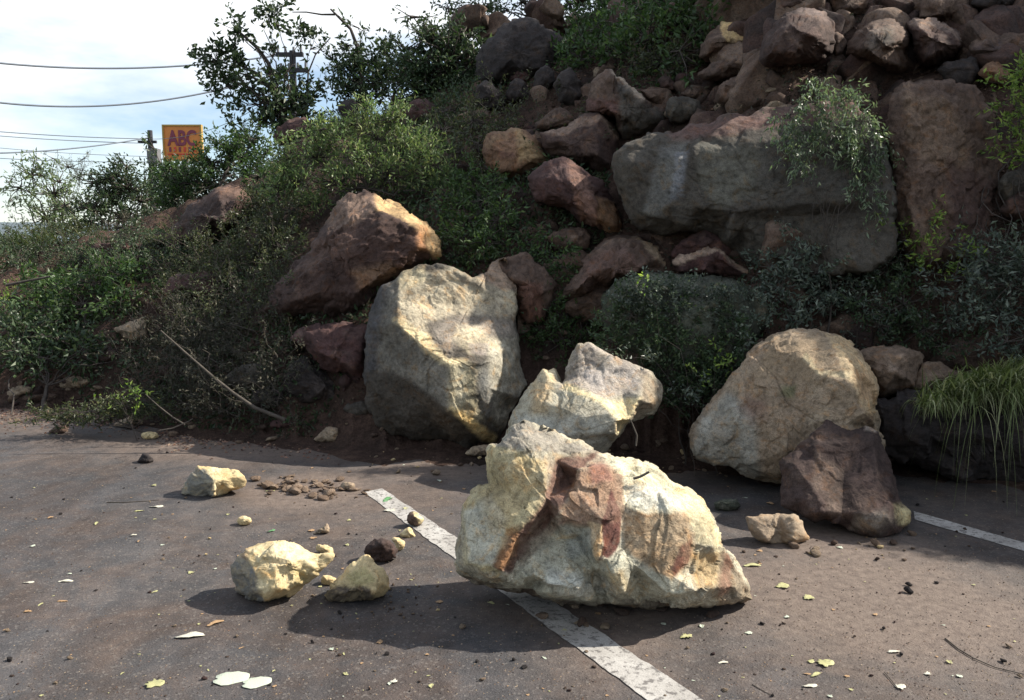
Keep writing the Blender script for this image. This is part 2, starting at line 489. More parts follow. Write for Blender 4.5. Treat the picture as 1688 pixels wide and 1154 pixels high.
def grid_mesh(name, X, Y, Z, mat, col=None, kind='structure', label=None):
    n0, n1 = X.shape
    v = np.stack([X, Y, Z], -1).reshape(-1, 3)
    i = np.arange(n0 * n1).reshape(n0, n1)
    q = np.stack([i[:-1, :-1], i[1:, :-1], i[1:, 1:], i[:-1, 1:]], -1).reshape(-1, 4)
    o = link(name, new_mesh(name, v, quads=q, col=col), mat)
    return tag(o, label=label, kind=kind)

azs = np.radians(np.concatenate([np.arange(-75, -36, 1.0), np.arange(-36, 40, 0.22), np.arange(40, 125, 1.0)]))
rs = np.concatenate([np.arange(6.2, 16, 0.07), np.arange(16, 46, 0.8)])
RR, AA = np.meshgrid(rs, azs, indexing='ij')
X, Y = RR * np.sin(AA), RR * np.cos(AA)
Z = terr(X, Y)
grid_mesh("hillside", X, Y, Z, M_EARTH, label="bare red brown earth slope of the landslide")

# big ground sheet out to the horizon, below the road
gx = np.array([-3000, -300, -60, 60, 300, 3000.0]); GX, GY = np.meshgrid(gx, gx, indexing='ij')
grid_mesh("ground", GX, GY, np.full_like(GX, -0.30), M_FIELD, label="flat grassy ground reaching the horizon")

# road
DIRT = [  # px, py, rx, ry, amount
    (430, 725, 220, 30, 1.2), (120, 672, 180, 26, 1.2), (505, 808, 95, 26, 1.6), (560, 830, 240, 50, .45), (1060, 752, 150, 20, 1.0),
    (820, 757, 260, 30, .5), (1090, 775, 90, 16, .9), (700, 775, 120, 18, .8), (1350, 880, 120, 30, .7), (1000, 1010, 220, 30, .6), (620, 950, 90, 26, .35), (650, 920, 400, 120, .12), (1010, 1100, 160, 60, .35),
    (1480, 1000, 320, 110, .85), (1300, 960, 160, 60, .7), (1400, 905, 160, 40, .8), (250, 960, 260, 60, .12), (120, 1080, 220, 70, .08),
    (1010, 1060, 140, 30, .55), (1560, 840, 240, 50, .25)]
rx_ = np.arange(-11, 9.01, 0.06); ry_ = np.arange(0.6, 12.01, 0.06)
X, Y = np.meshgrid(rx_, ry_, indexing='ij')
dirt = np.zeros(X.size)
xy = np.stack([X.ravel(), Y.ravel()], -1)
for (px, py, a, b_, amt) in DIRT:
    c0 = G(px, py); cx = G(px + a, py); cy = G(px, py - b_); cy2 = G(px, py + b_)
    ra = abs(cx[0] - c0[0]); rb = (cy[1] - cy2[1]) / 2
    q = ((xy[:, 0] - c0[0]) / ra) ** 2 + ((xy[:, 1] - c0[1]) / rb) ** 2
    dirt = np.maximum(dirt, amt * np.exp(-q * 1.1)) + 0.15 * amt * np.exp(-q)
p3 = np.stack([X.ravel(), Y.ravel(), np.zeros(X.size)], -1)
zr = 0.004 * fbm(p3 * 1.3, 3, 5) - 0.001
col = np.stack([dirt, dirt, dirt], -1)
grid_mesh("road", X, Y, zr.reshape(X.shape), M_ROAD, col, label="grey asphalt road with a film of silt")
xs = np.array([-60, -11, 9, 40.0]); ys = np.array([-60, 0.6, 12.0])
for nm, (x0, x1, y0, y1) in {"road_near": (-11, 9, -40, 0.6), "road_left": (-40, -11, -40, 12)}.items():
    XX, YY = np.meshgrid(np.array([x0, x1], float), np.array([y0, y1], float), indexing='ij')
    cc = np.full((4, 3), 0.12)
    grid_mesh("road", XX, YY, np.full_like(XX, -0.001), M_ROAD, cc, label="asphalt road running on beyond the slide")

def line_strip(pts_a, pts_b, n, z, seed, jag=0.006):
    """painted stripe between two edges given as ground points"""
    t = np.linspace(0, 1, n)[:, None]
    A = np.array(pts_a[0])[None, :2] * (1 - t) + np.array(pts_a[1])[None, :2] * t
    B = np.array(pts_b[0])[None, :2] * (1 - t) + np.array(pts_b[1])[None, :2] * t
    k = np.arange(n)[:, None] * 0.37
    nj = np.concatenate([fbm(np.concatenate([k, k * 0 + seed, k * 0], 1), 3, 4)[:, None]] * 2, 1)
    nk = np.concatenate([fbm(np.concatenate([k, k * 0 + seed + 5, k * 0], 1), 3, 8)[:, None]] * 2, 1)
    d = B[0] - A[0]; d /= np.linalg.norm(d)
    A = A + d * nj * jag; B = B + d * nk * jag
    m = 5
    X = np.stack([A[:, 0] * (1 - j / m) + B[:, 0] * j / m for j in range(m + 1)], 1)
    Y = np.stack([A[:, 1] * (1 - j / m) + B[:, 1] * j / m for j in range(m + 1)], 1)
    return X, Y
def stripe(pa, pb, n, seed, label, jag=0.006):
    X, Y = line_strip(pa, pb, n, 0, seed, jag)
    Z = 0.004 * fbm(np.stack([X.ravel(), Y.ravel(), X.ravel() * 0], -1) * 1.3, 3, 5).reshape(X.shape) - 0.001 + 0.0042
    grid_mesh("lane_marking", X, Y, Z, M_PAINT, label=label)
stripe((G(600, 812), G(1085, 1168)), (G(630, 806), G(1178, 1168)), 150, 1, "worn white lane line running under the boulder", 0.009)
stripe((G(1506, 843), G(1760, 916)), (G(1508, 857), G(1760, 930)), 90, 3, "white edge line beside the grassy bank")

# ------------------------------------------------------------------ rock builder
PAL = {
    'reddark': [(.070, .043, .036), (.043, .031, .028), (.108, .072, .058)],
    'maroon': [(.076, .041, .038), (.050, .032, .030), (.12, .078, .068)],
    'slab': [(.060, .040, .035), (.043, .031, .028), (.084, .060, .050)],
    'brown': [(.112, .075, .057), (.070, .049, .040), (.17, .122, .094)],
    'tan': [(.30, .235, .165), (.22, .165, .12), (.38, .31, .225)],
    'orange': [(.19, .112, .070), (.12, .070, .050), (.24, .16, .10)],
    'grey': [(.074, .066, .055), (.052, .045, .038), (.105, .093, .077)],
    'dark': [(.040, .033, .032), (.028, .025, .025), (.062, .050, .045)],
    'cream': [(.58, .47, .27), (.46, .34, .17), (.66, .58, .38)],
    'pale': [(.42, .39, .30), (.32, .285, .21), (.52, .49, .40)],
    'mossy': [(.080, .084, .066), (.050, .060, .042), (.14, .14, .115)],
    'mud': [(.20, .145, .105), (.14, .10, .075), (.27, .205, .155)],
}
def resample(poly, n):
    p = np.asarray(poly, float)
    q = np.vstack([p, p[:1]])
    seg = np.linalg.norm(np.diff(q[:, :2], axis=0), axis=1)
    cum = np.concatenate([[0], np.cumsum(seg)])
    t = np.linspace(0, cum[-1], n, endpoint=False)
    return np.stack([np.interp(t, cum, q[:, k]) for k in range(q.shape[1])], -1)
def rock(name, label, reg, outline, d, ctrl=None, th=None, back=None, pal='reddark', patches=None, px_step=4.0, amp=1.0,
         smooth=3, seed=0, group=None, cat='boulder', centre=None, mat=None, floor=None, ol_round=0.35, facets=True, colmix=0.5,
         edge_tint=None, warp=1.0, tilt=0.0, hi=None):
    loc = np.random.default_rng(seed + 1000)
    ol = rg(reg, outline)
    ol = np.array([(o + (0.0,))[:3] if len(o) == 2 else o[:3] for o in ol], float)
    if floor == 0 and cat in ('stone', 'rock slab', 'soil lump'): d = hill_d(ol[:, 0].mean(), ol[:, 1].max() - 1, 2.6, 30)
    per = np.sum(np.linalg.norm(np.diff(np.vstack([ol, ol[:1]])[:, :2], axis=0), axis=1))
    wpx = np.ptp(ol[:, 0]); hpx = np.ptp(ol[:, 1])
    size = math.sqrt(wpx * hpx) / FPX * d                      # metres
    if th is None: th = size * 0.33
    if back is None: back = size * 0.55
    cx, cy = centre and rg(reg, [centre])[0] or (ol[:, 0].mean(), ol[:, 1].mean())
    NT = int(np.clip(per / px_step, 36, 760))
    ring = resample(ol, NT)
    # irregular chips on the outline (in pixels)
    a3 = np.stack([ring[:, 0] * 0.045, ring[:, 1] * 0.045, np.full(NT, seed * 3.1)], -1)
    rough_px = min(5.0, 0.022 * math.sqrt(wpx * hpx)) * warp
    ring[:, 0] += fbm(a3, 4, seed) * rough_px
    ring[:, 1] += fbm(a3 + 31, 4, seed + 3) * rough_px
    R = np.linalg.norm(ring[:, :2] - (cx, cy), axis=1).mean()
    NR = int(np.clip(R / px_step, 9, 170))
    # control points for the front relief
    if ctrl is None:
        ctrl = []
        k = loc.integers(5, 8) if facets else 14
        for j in range(k):
            ang = (j + loc.uniform(-.35, .35)) / k * 2 * math.pi
            rr = loc.uniform(0.42, 0.8)
            idx = int((ang / (2 * math.pi)) * NT) % NT
            qx, qy = cx + (ring[idx, 0] - cx) * rr, cy + (ring[idx, 1] - cy) * rr
            ctrl.append((qx, qy, th * loc.uniform(0.55, 1.0) * math.sqrt(max(0, 1 - rr * rr)) * 1.15))
        for j in range(2):
            idx = loc.integers(0, NT)
            rr = loc.uniform(0.05, 0.3)
            ctrl.append((cx + (ring[idx, 0] - cx) * rr, cy + (ring[idx, 1] - cy) * rr, th * loc.uniform(.8, 1.1)))
    else:
        ctrl = [tuple(c) for c in rg(reg, ctrl)]
    ro = resample(ol, max(24, NT // 6))
    allp = [(float(a[0]), float(a[1]), float(a[2])) for a in ro] + [(float(c[0]), float(c[1]), float(c[2])) for c in ctrl]
    v2 = [Vector((a[0], a[1])) for a in allp]
    nb = len(ro)
    vo, _, fo, ov, _, _ = delaunay_2d_cdt(v2, [(i, (i + 1) % nb) for i in range(nb)], [], 0, 1e-5)
    offs = np.array([allp[o[0]][2] if len(o) else 0.0 for o in ov])
    vo = np.array([(a.x, a.y) for a in vo])
    # vertices: front rings r 0..1, back rings r 1..0
    fr = np.sin(np.linspace(0, 1, NR + 1) * math.pi / 2) if False else np.linspace(0, 1, NR + 1)
    nbk = max(6, NR // 2)
    br = np.sin(np.linspace(1, 0, nbk + 1) * math.pi / 2)[1:-1]
    pts, sgn, rad = [np.array([[cx, cy]])], [np.array([1])], [np.array([0.0])]
    for r_ in fr[1:]:
        pts.append(np.stack([cx + (ring[:, 0] - cx) * r_, cy + (ring[:, 1] - cy) * r_], -1)); sgn.append(np.ones(NT)); rad.append(np.full(NT, r_))
    for r_ in br:
        pts.append(np.stack([cx + (ring[:, 0] - cx) * r_, cy + (ring[:, 1] - cy) * r_], -1)); sgn.append(-np.ones(NT)); rad.append(np.full(NT, r_))
    pts.append(np.array([[cx, cy]])); sgn.append(np.array([-1])); rad.append(np.array([0.0]))
    pts, sgn, rad = np.vstack(pts), np.concatenate(sgn), np.concatenate(rad)
    off = np.full(len(pts), np.nan)
    F = sgn > 0
    for f in fo:
        if len(f) != 3: continue
        a, b, c = vo[f[0]], vo[f[1]], vo[f[2]]
        den = (b[1] - c[1]) * (a[0] - c[0]) + (c[0] - b[0]) * (a[1] - c[1])
        if abs(den) < 1e-9: continue
        w0 = ((b[1] - c[1]) * (pts[:, 0] - c[0]) + (c[0] - b[0]) * (pts[:, 1] - c[1])) / den
        w1 = ((c[1] - a[1]) * (pts[:, 0] - c[0]) + (a[0] - c[0]) * (pts[:, 1] - c[1])) / den
        w2 = 1 - w0 - w1
        ins = (w0 >= -1e-4) & (w1 >= -1e-4) & (w2 >= -1e-4)
        off = np.where(ins, w0 * offs[f[0]] + w1 * offs[f[1]] + w2 * offs[f[2]], off)
    orf = np.interp(np.arange(NT), np.arange(NT), ring[:, 2])
    off = np.where(np.isnan(off), 0.0, off)
    dome = np.sqrt(np.clip(1 - rad ** 2, 0, 1))
    # roundness added just inside the silhouette
    off = off + ol_round * th * (np.sqrt(np.clip(1 - rad ** 6, 0, 1)) - 1 + 0.0) + ol_round * th * 0.0
    offset_front = off
    lump = 1 + 0.3 * fbm(np.stack([pts[:, 0] * .012, pts[:, 1] * .012, np.full(len(pts), seed + .5)], -1), 2, seed)
    rim_off = np.concatenate([[0.0], np.tile(ring[:, 2] - ol_round * th, len(fr) - 1 + len(br)), [0.0]])
    off = np.where(F, offset_front, rim_off * rad - back * (dome ** 0.8) * lump)
    off = off + tilt * (ol[:, 1].max() - pts[:, 1]) / hpx
    W = P(pts[:, 0], pts[:, 1], d - off)
    # faces
    tris, quads = [], []
    j = np.arange(NT); jn = (j + 1) % NT
    tris.append(np.stack([np.zeros(NT, int), 1 + jn, 1 + j], -1))
    nrings = len(fr) - 1 + len(br)
    for k in range(nrings - 1):
        a = 1 + k * NT; b = a + NT
        quads.append(np.stack([a + j, a + jn, b + jn, b + j], -1))
    last = 1 + (nrings - 1) * NT
    tris.append(np.stack([np.full(NT, len(pts) - 1), last + j, last + jn], -1))
    tris = np.vstack(tris); quads = np.vstack(quads)
    # grid-neighbour smoothing of the creases
    G3 = W[1:-1].reshape(nrings, NT, 3)
    for _ in range(smooth):
        up = np.concatenate([np.repeat(W[:1][None], NT, 1).reshape(1, NT, 3), G3[:-1]], 0)
        dn = np.concatenate([G3[1:], np.repeat(W[-1:][None], NT, 1).reshape(1, NT, 3)], 0)
        G3 = 0.5 * G3 + 0.125 * (up + dn + np.roll(G3, 1, 1) + np.roll(G3, -1, 1))
    W[1:-1] = G3.reshape(-1, 3)
    W[0] = W[1:1 + NT].mean(0)
    # normals
    def normals(W):
        n = np.zeros_like(W)
        q = quads
        fn = np.cross(W[q[:, 2]] - W[q[:, 0]], W[q[:, 3]] - W[q[:, 1]])
        for k in range(4): np.add.at(n, q[:, k], fn)
        fn = np.cross(W[tris[:, 1]] - W[tris[:, 0]], W[tris[:, 2]] - W[tris[:, 0]])
        for k in range(3): np.add.at(n, tris[:, k], fn)
        n /= np.linalg.norm(n, axis=1)[:, None] + 1e-12
        return n
    n = normals(W)
    cen = W.mean(0)
    if (n * (W - cen)).sum(1).mean() < 0:
        quads = quads[:, ::-1]; tris = tris[:, ::-1]; n = -n
    S = size
    q = (W - cen) / S + seed * 7.7
    # chipped planes (cell heights), ridged cracks and grain
    qw = q + 0.12 * np.stack([vnoise(q * 3, seed + 1), vnoise(q * 3 + 9, seed + 2), vnoise(q * 3 + 19, seed + 3)], -1)
    f1, f2, idv, pv = worley(qw * 3.0, seed)
    g1, g2, idg, pg = worley(qw * 8.0 + 5, seed + 5)
    h1, h2, idh, ph = worley(qw * 19 + 9, seed + 15)
    hi = (1.0 if hi is None else hi / amp)
    chips = pv * 0.060 + (idv - .5) * 0.008 + hi * (pg * 0.022 + (idg - .5) * .003 + ph * 0.011)
    crack = -0.012 * np.exp(-((f2 - f1) / 0.035) ** 2) * (vnoise(q * 2.2, seed + 8) > 0.0)
    rid = 1 - np.abs(fbm(q * 4.3, 4, seed + 13))
    dsp = amp * S * (chips + crack + 0.026 * fbm(q * 2.6, 4, seed + 4) + 0.018 * (rid - .7) + hi * (0.011 * fbm(q * 13, 5, seed + 6, 0.68) - .006 * np.abs(fbm(q * 9 + 3, 4, seed + 61, .6))))
    W = W + n * dsp[:, None]
    if floor is not None:
        W[:, 2] = np.maximum(W[:, 2], floor + 0.01 * vnoise(W * 9, 3))
    # tint
    A, B, D = [np.array(c) for c in PAL[pal]]
    w1 = sst(-0.35, 0.35, fbm(q * 1.9, 4, seed + 21))[:, None]
    w2 = sst(0.12, 0.5, fbm(q * 3.6 + 4, 5, seed + 25, 0.6))[:, None]
    colr = A * (1 - w1 * colmix) + B * w1 * colmix
    colr = colr * (1 - w2 * 0.8) + D * w2 * 0.8
    if patches:
        wob = fbm(np.stack([pts[:, 0] * .05, pts[:, 1] * .05, np.zeros(len(pts))], -1), 5, seed + 40, 0.65) * 3.5
        wob2 = fbm(q * 9, 3, seed + 44, .6)
        wob = wob + 3.0 * fbm(q * 22, 3, seed + 47, .7) + 2 * fbm(q * 5, 2, seed + 49)
        mott = .74 + .26 * sst(-.25, .15, fbm(q * 15, 4, seed + 53, .65))
        for pt in patches:
            poly, c = rg(reg, pt[0]), np.array(pt[1])
            soft = (pt[2] if len(pt) > 2 else 3.0) * .6
            k = pt[3] if len(pt) > 3 else 1.0
            sd = poly_sd(pts, poly) + wob
            w = (sst(-soft * 1.8, soft * 1.8, sd) * (F | (rad > 0.85)) * k * mott)[:, None]
            cv = c * (1 + 0.22 * wob2[:, None])
            colr = colr * (1 - w) + cv * w
    colr = np.clip(colr, 0.01, 0.85)
    base = np.array([cen[0], cen[1], W[:, 2].min()])
    me = new_mesh(name, W - base, quads=quads, tris=tris, col=colr)
    o = link(name, me, mat or M_ROCK, loc=base)
    return tag(o, label, cat, group)

# ------------------------------------------------------------------ hero boulders on the road
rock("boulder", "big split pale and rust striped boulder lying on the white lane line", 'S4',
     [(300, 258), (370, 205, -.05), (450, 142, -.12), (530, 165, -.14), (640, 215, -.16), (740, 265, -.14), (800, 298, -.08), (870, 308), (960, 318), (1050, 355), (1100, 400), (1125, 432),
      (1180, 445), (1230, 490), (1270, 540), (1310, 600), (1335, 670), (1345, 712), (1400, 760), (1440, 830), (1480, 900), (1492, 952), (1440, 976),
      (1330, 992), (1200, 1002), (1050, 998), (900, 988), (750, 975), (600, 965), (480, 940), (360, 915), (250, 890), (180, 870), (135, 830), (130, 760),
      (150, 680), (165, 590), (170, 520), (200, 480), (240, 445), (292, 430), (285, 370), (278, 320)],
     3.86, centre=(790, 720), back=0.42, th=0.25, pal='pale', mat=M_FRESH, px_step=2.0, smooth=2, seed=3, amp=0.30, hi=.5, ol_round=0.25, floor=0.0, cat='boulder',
     ctrl=[(310, 300, .10), (440, 190, .07), (560, 260, .06), (680, 285, -.05), (230, 520, .09), (195, 700, .10), (200, 790, .15), (300, 845, .24), (400, 480, .14), (540, 390, .17),
           (552, 500, .19), (430, 640, .23), (340, 820, .30), (600, 330, .03), (660, 420, .0), (570, 590, .06), (470, 700, .12), (390, 820, .19),
           (705, 372, .14), (690, 470, .19), (640, 600, .24), (620, 625, .21), (860, 375, .10), (850, 460, .16), (800, 600, .27), (742, 622, .25), (785, 765, .30), (830, 778, .30),
           (890, 720, .24), (885, 600, .21), (700, 680, .10), (760, 800, .17), (620, 690, .11), (905, 420, .12), (910, 530, .20), (1000, 575, .22), (1050, 480, .16), (1130, 560, .19),
           (960, 350, .03), (1120, 450, .05), (1010, 430, .13), (980, 500, .18),
           (1190, 700, .22), (1130, 855, .27), (1115, 800, .25), (1240, 600, .16), (1310, 720, .14), (1300, 900, .17), (1230, 920, .26), (950, 800, .26), (1000, 740, .25),
           (500, 850, .27), (560, 890, .30), (700, 905, .32), (900, 925, .30), (1100, 930, .28), (480, 760, .20), (400, 875, .22), (1400, 900, .07), (1330, 800, .04)],
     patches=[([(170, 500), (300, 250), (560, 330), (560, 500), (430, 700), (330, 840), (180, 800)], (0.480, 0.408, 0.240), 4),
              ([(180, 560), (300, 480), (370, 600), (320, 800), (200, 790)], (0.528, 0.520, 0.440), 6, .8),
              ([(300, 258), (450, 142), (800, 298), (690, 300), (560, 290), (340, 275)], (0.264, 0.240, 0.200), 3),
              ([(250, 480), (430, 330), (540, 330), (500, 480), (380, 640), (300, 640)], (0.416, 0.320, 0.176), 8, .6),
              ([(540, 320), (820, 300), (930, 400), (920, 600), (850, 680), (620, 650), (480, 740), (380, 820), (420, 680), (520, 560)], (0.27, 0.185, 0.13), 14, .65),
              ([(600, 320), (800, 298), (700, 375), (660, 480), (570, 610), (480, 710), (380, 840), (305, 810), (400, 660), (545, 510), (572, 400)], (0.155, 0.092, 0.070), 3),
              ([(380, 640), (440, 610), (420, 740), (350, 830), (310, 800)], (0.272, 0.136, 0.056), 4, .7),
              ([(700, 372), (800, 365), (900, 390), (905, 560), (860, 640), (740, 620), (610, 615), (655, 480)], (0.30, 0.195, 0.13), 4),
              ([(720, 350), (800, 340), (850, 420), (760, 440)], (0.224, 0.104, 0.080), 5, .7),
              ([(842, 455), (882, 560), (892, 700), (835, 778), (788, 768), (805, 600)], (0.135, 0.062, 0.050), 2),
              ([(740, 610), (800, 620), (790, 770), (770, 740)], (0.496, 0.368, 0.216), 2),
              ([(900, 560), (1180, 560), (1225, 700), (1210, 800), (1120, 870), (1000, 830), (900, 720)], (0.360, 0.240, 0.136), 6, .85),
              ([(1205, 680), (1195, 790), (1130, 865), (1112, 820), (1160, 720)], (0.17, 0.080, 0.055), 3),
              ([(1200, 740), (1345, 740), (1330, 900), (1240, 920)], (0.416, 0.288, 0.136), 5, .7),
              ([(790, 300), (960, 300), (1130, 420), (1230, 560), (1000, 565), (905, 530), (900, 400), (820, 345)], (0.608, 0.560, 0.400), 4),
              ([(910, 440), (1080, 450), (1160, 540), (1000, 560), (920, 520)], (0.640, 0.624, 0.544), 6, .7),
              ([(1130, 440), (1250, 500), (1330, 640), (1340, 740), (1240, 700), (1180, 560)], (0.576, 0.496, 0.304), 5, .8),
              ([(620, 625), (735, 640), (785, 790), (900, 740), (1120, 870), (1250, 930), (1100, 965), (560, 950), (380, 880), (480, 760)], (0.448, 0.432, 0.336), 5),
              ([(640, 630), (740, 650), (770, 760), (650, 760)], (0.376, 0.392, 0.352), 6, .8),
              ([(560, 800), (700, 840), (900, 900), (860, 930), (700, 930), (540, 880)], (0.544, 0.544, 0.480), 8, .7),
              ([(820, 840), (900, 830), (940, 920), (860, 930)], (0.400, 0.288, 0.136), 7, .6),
              ([(100, 840), (250, 885), (360, 905), (480, 925), (600, 955), (750, 966), (1050, 984), (1330, 980), (1490, 965), (1490, 1010), (900, 1020), (250, 940)], (0.104, 0.076, 0.056), 3),  # shade under the overhang painted in as a dark rim
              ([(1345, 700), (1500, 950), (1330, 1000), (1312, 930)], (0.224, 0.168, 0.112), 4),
              ([(1350, 740), (1400, 780), (1380, 940), (1330, 940)], (0.216, 0.096, 0.064), 4, .7)])

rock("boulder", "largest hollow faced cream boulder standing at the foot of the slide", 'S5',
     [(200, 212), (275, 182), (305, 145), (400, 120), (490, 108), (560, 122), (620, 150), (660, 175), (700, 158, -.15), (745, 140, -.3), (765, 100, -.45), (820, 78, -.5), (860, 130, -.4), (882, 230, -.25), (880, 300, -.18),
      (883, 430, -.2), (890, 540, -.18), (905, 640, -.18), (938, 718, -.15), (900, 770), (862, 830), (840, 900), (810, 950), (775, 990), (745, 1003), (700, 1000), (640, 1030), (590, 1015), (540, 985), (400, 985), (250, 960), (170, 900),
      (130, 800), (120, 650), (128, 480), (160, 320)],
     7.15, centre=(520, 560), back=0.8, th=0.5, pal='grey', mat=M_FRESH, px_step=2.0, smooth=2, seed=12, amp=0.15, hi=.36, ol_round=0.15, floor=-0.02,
     ctrl=[(290, 185, .05), (284, 290, .12), (286, 400, .25), (360, 468, .34), (440, 535, .42), (545, 603, .50), (545, 720, .49), (545, 832, .45), (600, 875, .40), (660, 925, .30), (715, 985, .12),
           (400, 200, .02), (620, 210, -.04), (420, 300, .07), (600, 310, .0), (800, 300, -.12), (410, 400, .22), (500, 460, .27), (640, 470, .22), (760, 460, .08), (850, 430, -.08),
           (640, 590, .45), (700, 600, .42), (755, 590, .36), (700, 545, .28), (820, 520, .08), (640, 760, .43), (735, 720, .36), (745, 870, .22), (770, 950, .10), (700, 900, .28), (830, 640, .14), (900, 700, -.08), (850, 820, -.04), (880, 560, -.04),
           (210, 320, .02), (200, 500, .07), (300, 560, .26), (220, 680, .14), (330, 650, .30), (430, 760, .37), (350, 860, .20), (500, 860, .34), (550, 930, .20), (230, 860, .08), (640, 970, .12), (400, 940, .08)],
     patches=[([(100, 200), (285, 180), (290, 410), (440, 535), (545, 610), (548, 840), (400, 720), (250, 650), (120, 660)], (.15, .138, .115), 6),  # shaded left side darkened in the stone colour
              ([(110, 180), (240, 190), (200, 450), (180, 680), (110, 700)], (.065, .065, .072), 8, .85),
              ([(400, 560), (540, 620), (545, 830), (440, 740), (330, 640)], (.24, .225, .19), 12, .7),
              ([(120, 645), (240, 640), (320, 668), (420, 740), (520, 850), (650, 925), (745, 1005), (560, 1035), (200, 980)], (.055, .047, .038), 5),  # shade of the lower left side painted darker still
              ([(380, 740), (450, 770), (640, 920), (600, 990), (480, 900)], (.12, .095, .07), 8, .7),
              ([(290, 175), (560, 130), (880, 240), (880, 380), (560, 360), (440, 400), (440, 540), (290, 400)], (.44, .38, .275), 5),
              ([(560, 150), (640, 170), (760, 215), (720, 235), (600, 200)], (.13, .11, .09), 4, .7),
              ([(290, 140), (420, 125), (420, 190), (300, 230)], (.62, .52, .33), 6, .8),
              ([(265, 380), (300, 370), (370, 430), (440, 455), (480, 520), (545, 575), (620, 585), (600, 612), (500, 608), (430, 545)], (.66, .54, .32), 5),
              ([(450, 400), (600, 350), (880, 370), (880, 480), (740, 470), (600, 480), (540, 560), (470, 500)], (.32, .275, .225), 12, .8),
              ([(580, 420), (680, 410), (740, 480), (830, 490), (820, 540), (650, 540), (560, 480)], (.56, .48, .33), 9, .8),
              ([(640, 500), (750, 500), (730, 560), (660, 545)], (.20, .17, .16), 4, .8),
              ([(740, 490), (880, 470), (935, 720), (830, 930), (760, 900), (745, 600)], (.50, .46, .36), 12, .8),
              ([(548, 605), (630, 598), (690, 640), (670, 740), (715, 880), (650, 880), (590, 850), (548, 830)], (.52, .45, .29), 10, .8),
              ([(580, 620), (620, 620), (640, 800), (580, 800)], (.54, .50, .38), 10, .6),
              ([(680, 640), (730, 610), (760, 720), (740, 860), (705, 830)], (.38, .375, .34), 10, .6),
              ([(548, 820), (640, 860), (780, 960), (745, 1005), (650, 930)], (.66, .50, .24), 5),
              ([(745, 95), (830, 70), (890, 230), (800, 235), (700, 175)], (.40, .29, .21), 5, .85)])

rock("boulder", "two horned cream and grey boulder wedged behind the striped one", 'S5',
     [(850, 850), (900, 762), (940, 715), (990, 660), (1008, 628), (1030, 640), (1062, 628), (1085, 680), (1105, 700), (1130, 640), (1160, 560), (1180, 505), (1245, 490), (1290, 530), (1340, 560),
      (1400, 585), (1450, 600), (1500, 622), (1560, 655), (1598, 705), (1604, 780), (1570, 842), (1500, 872), (1440, 892), (1400, 955), (1330, 1030), (1280, 1090), (1200, 1150), (1050, 1165),
      (950, 1130), (860, 1050), (820, 960)],
     6.2, centre=(1180, 870), back=0.5, th=0.3, pal='pale', mat=M_FRESH, px_step=2.2, smooth=2, seed=21, amp=0.24, hi=.45, ol_round=0.2, floor=0.0,
     ctrl=[(1030, 680, .07), (1112, 712, .10), (1200, 740, .22), (1300, 800, .32), (1345, 850, .37), (1372, 885, .38), (1380, 960, .28), (1000, 790, .17), (1100, 820, .26), (1200, 870, .36), (1300, 940, .38), (1100, 960, .33),
           (950, 900, .17), (1180, 660, .04), (1240, 600, .0), (1340, 650, .03), (1480, 680, .06), (1400, 740, .14), (1300, 740, .18), (1490, 780, .26), (1500, 700, .13), (1440, 880, .30), (1540, 700, .05), (1550, 800, .15)],
     patches=[([(1090, 720), (1160, 540), (1250, 480), (1540, 640), (1500, 760), (1300, 770), (1180, 730)], (.32, .28, .24), 6),
              ([(1200, 620), (1450, 640), (1480, 700), (1250, 720)], (.42, .38, .35), 9, .6),
              ([(1120, 690), (1320, 790), (1500, 770), (1440, 890), (1380, 960), (1370, 880), (1290, 800), (1110, 725)], (.72, .60, .35), 4),
              ([(960, 690), (1060, 690), (1030, 860), (950, 850)], (.44, .31, .16), 8, .7),
              ([(1060, 840), (1160, 830), (1150, 930), (1070, 920)], (.36, .28, .16), 9, .5),
              ([(860, 850), (990, 860), (1350, 880), (1360, 960), (1270, 1040), (950, 1060)], (.40, .41, .38), 10, .6),
              ([(1500, 640), (1610, 700), (1600, 800), (1480, 870), (1440, 890), (1500, 770)], (.27, .22, .16), 5),
              ([(1000, 620), (1075, 620), (1080, 690), (1010, 680)], (.60, .50, .32), 5)])

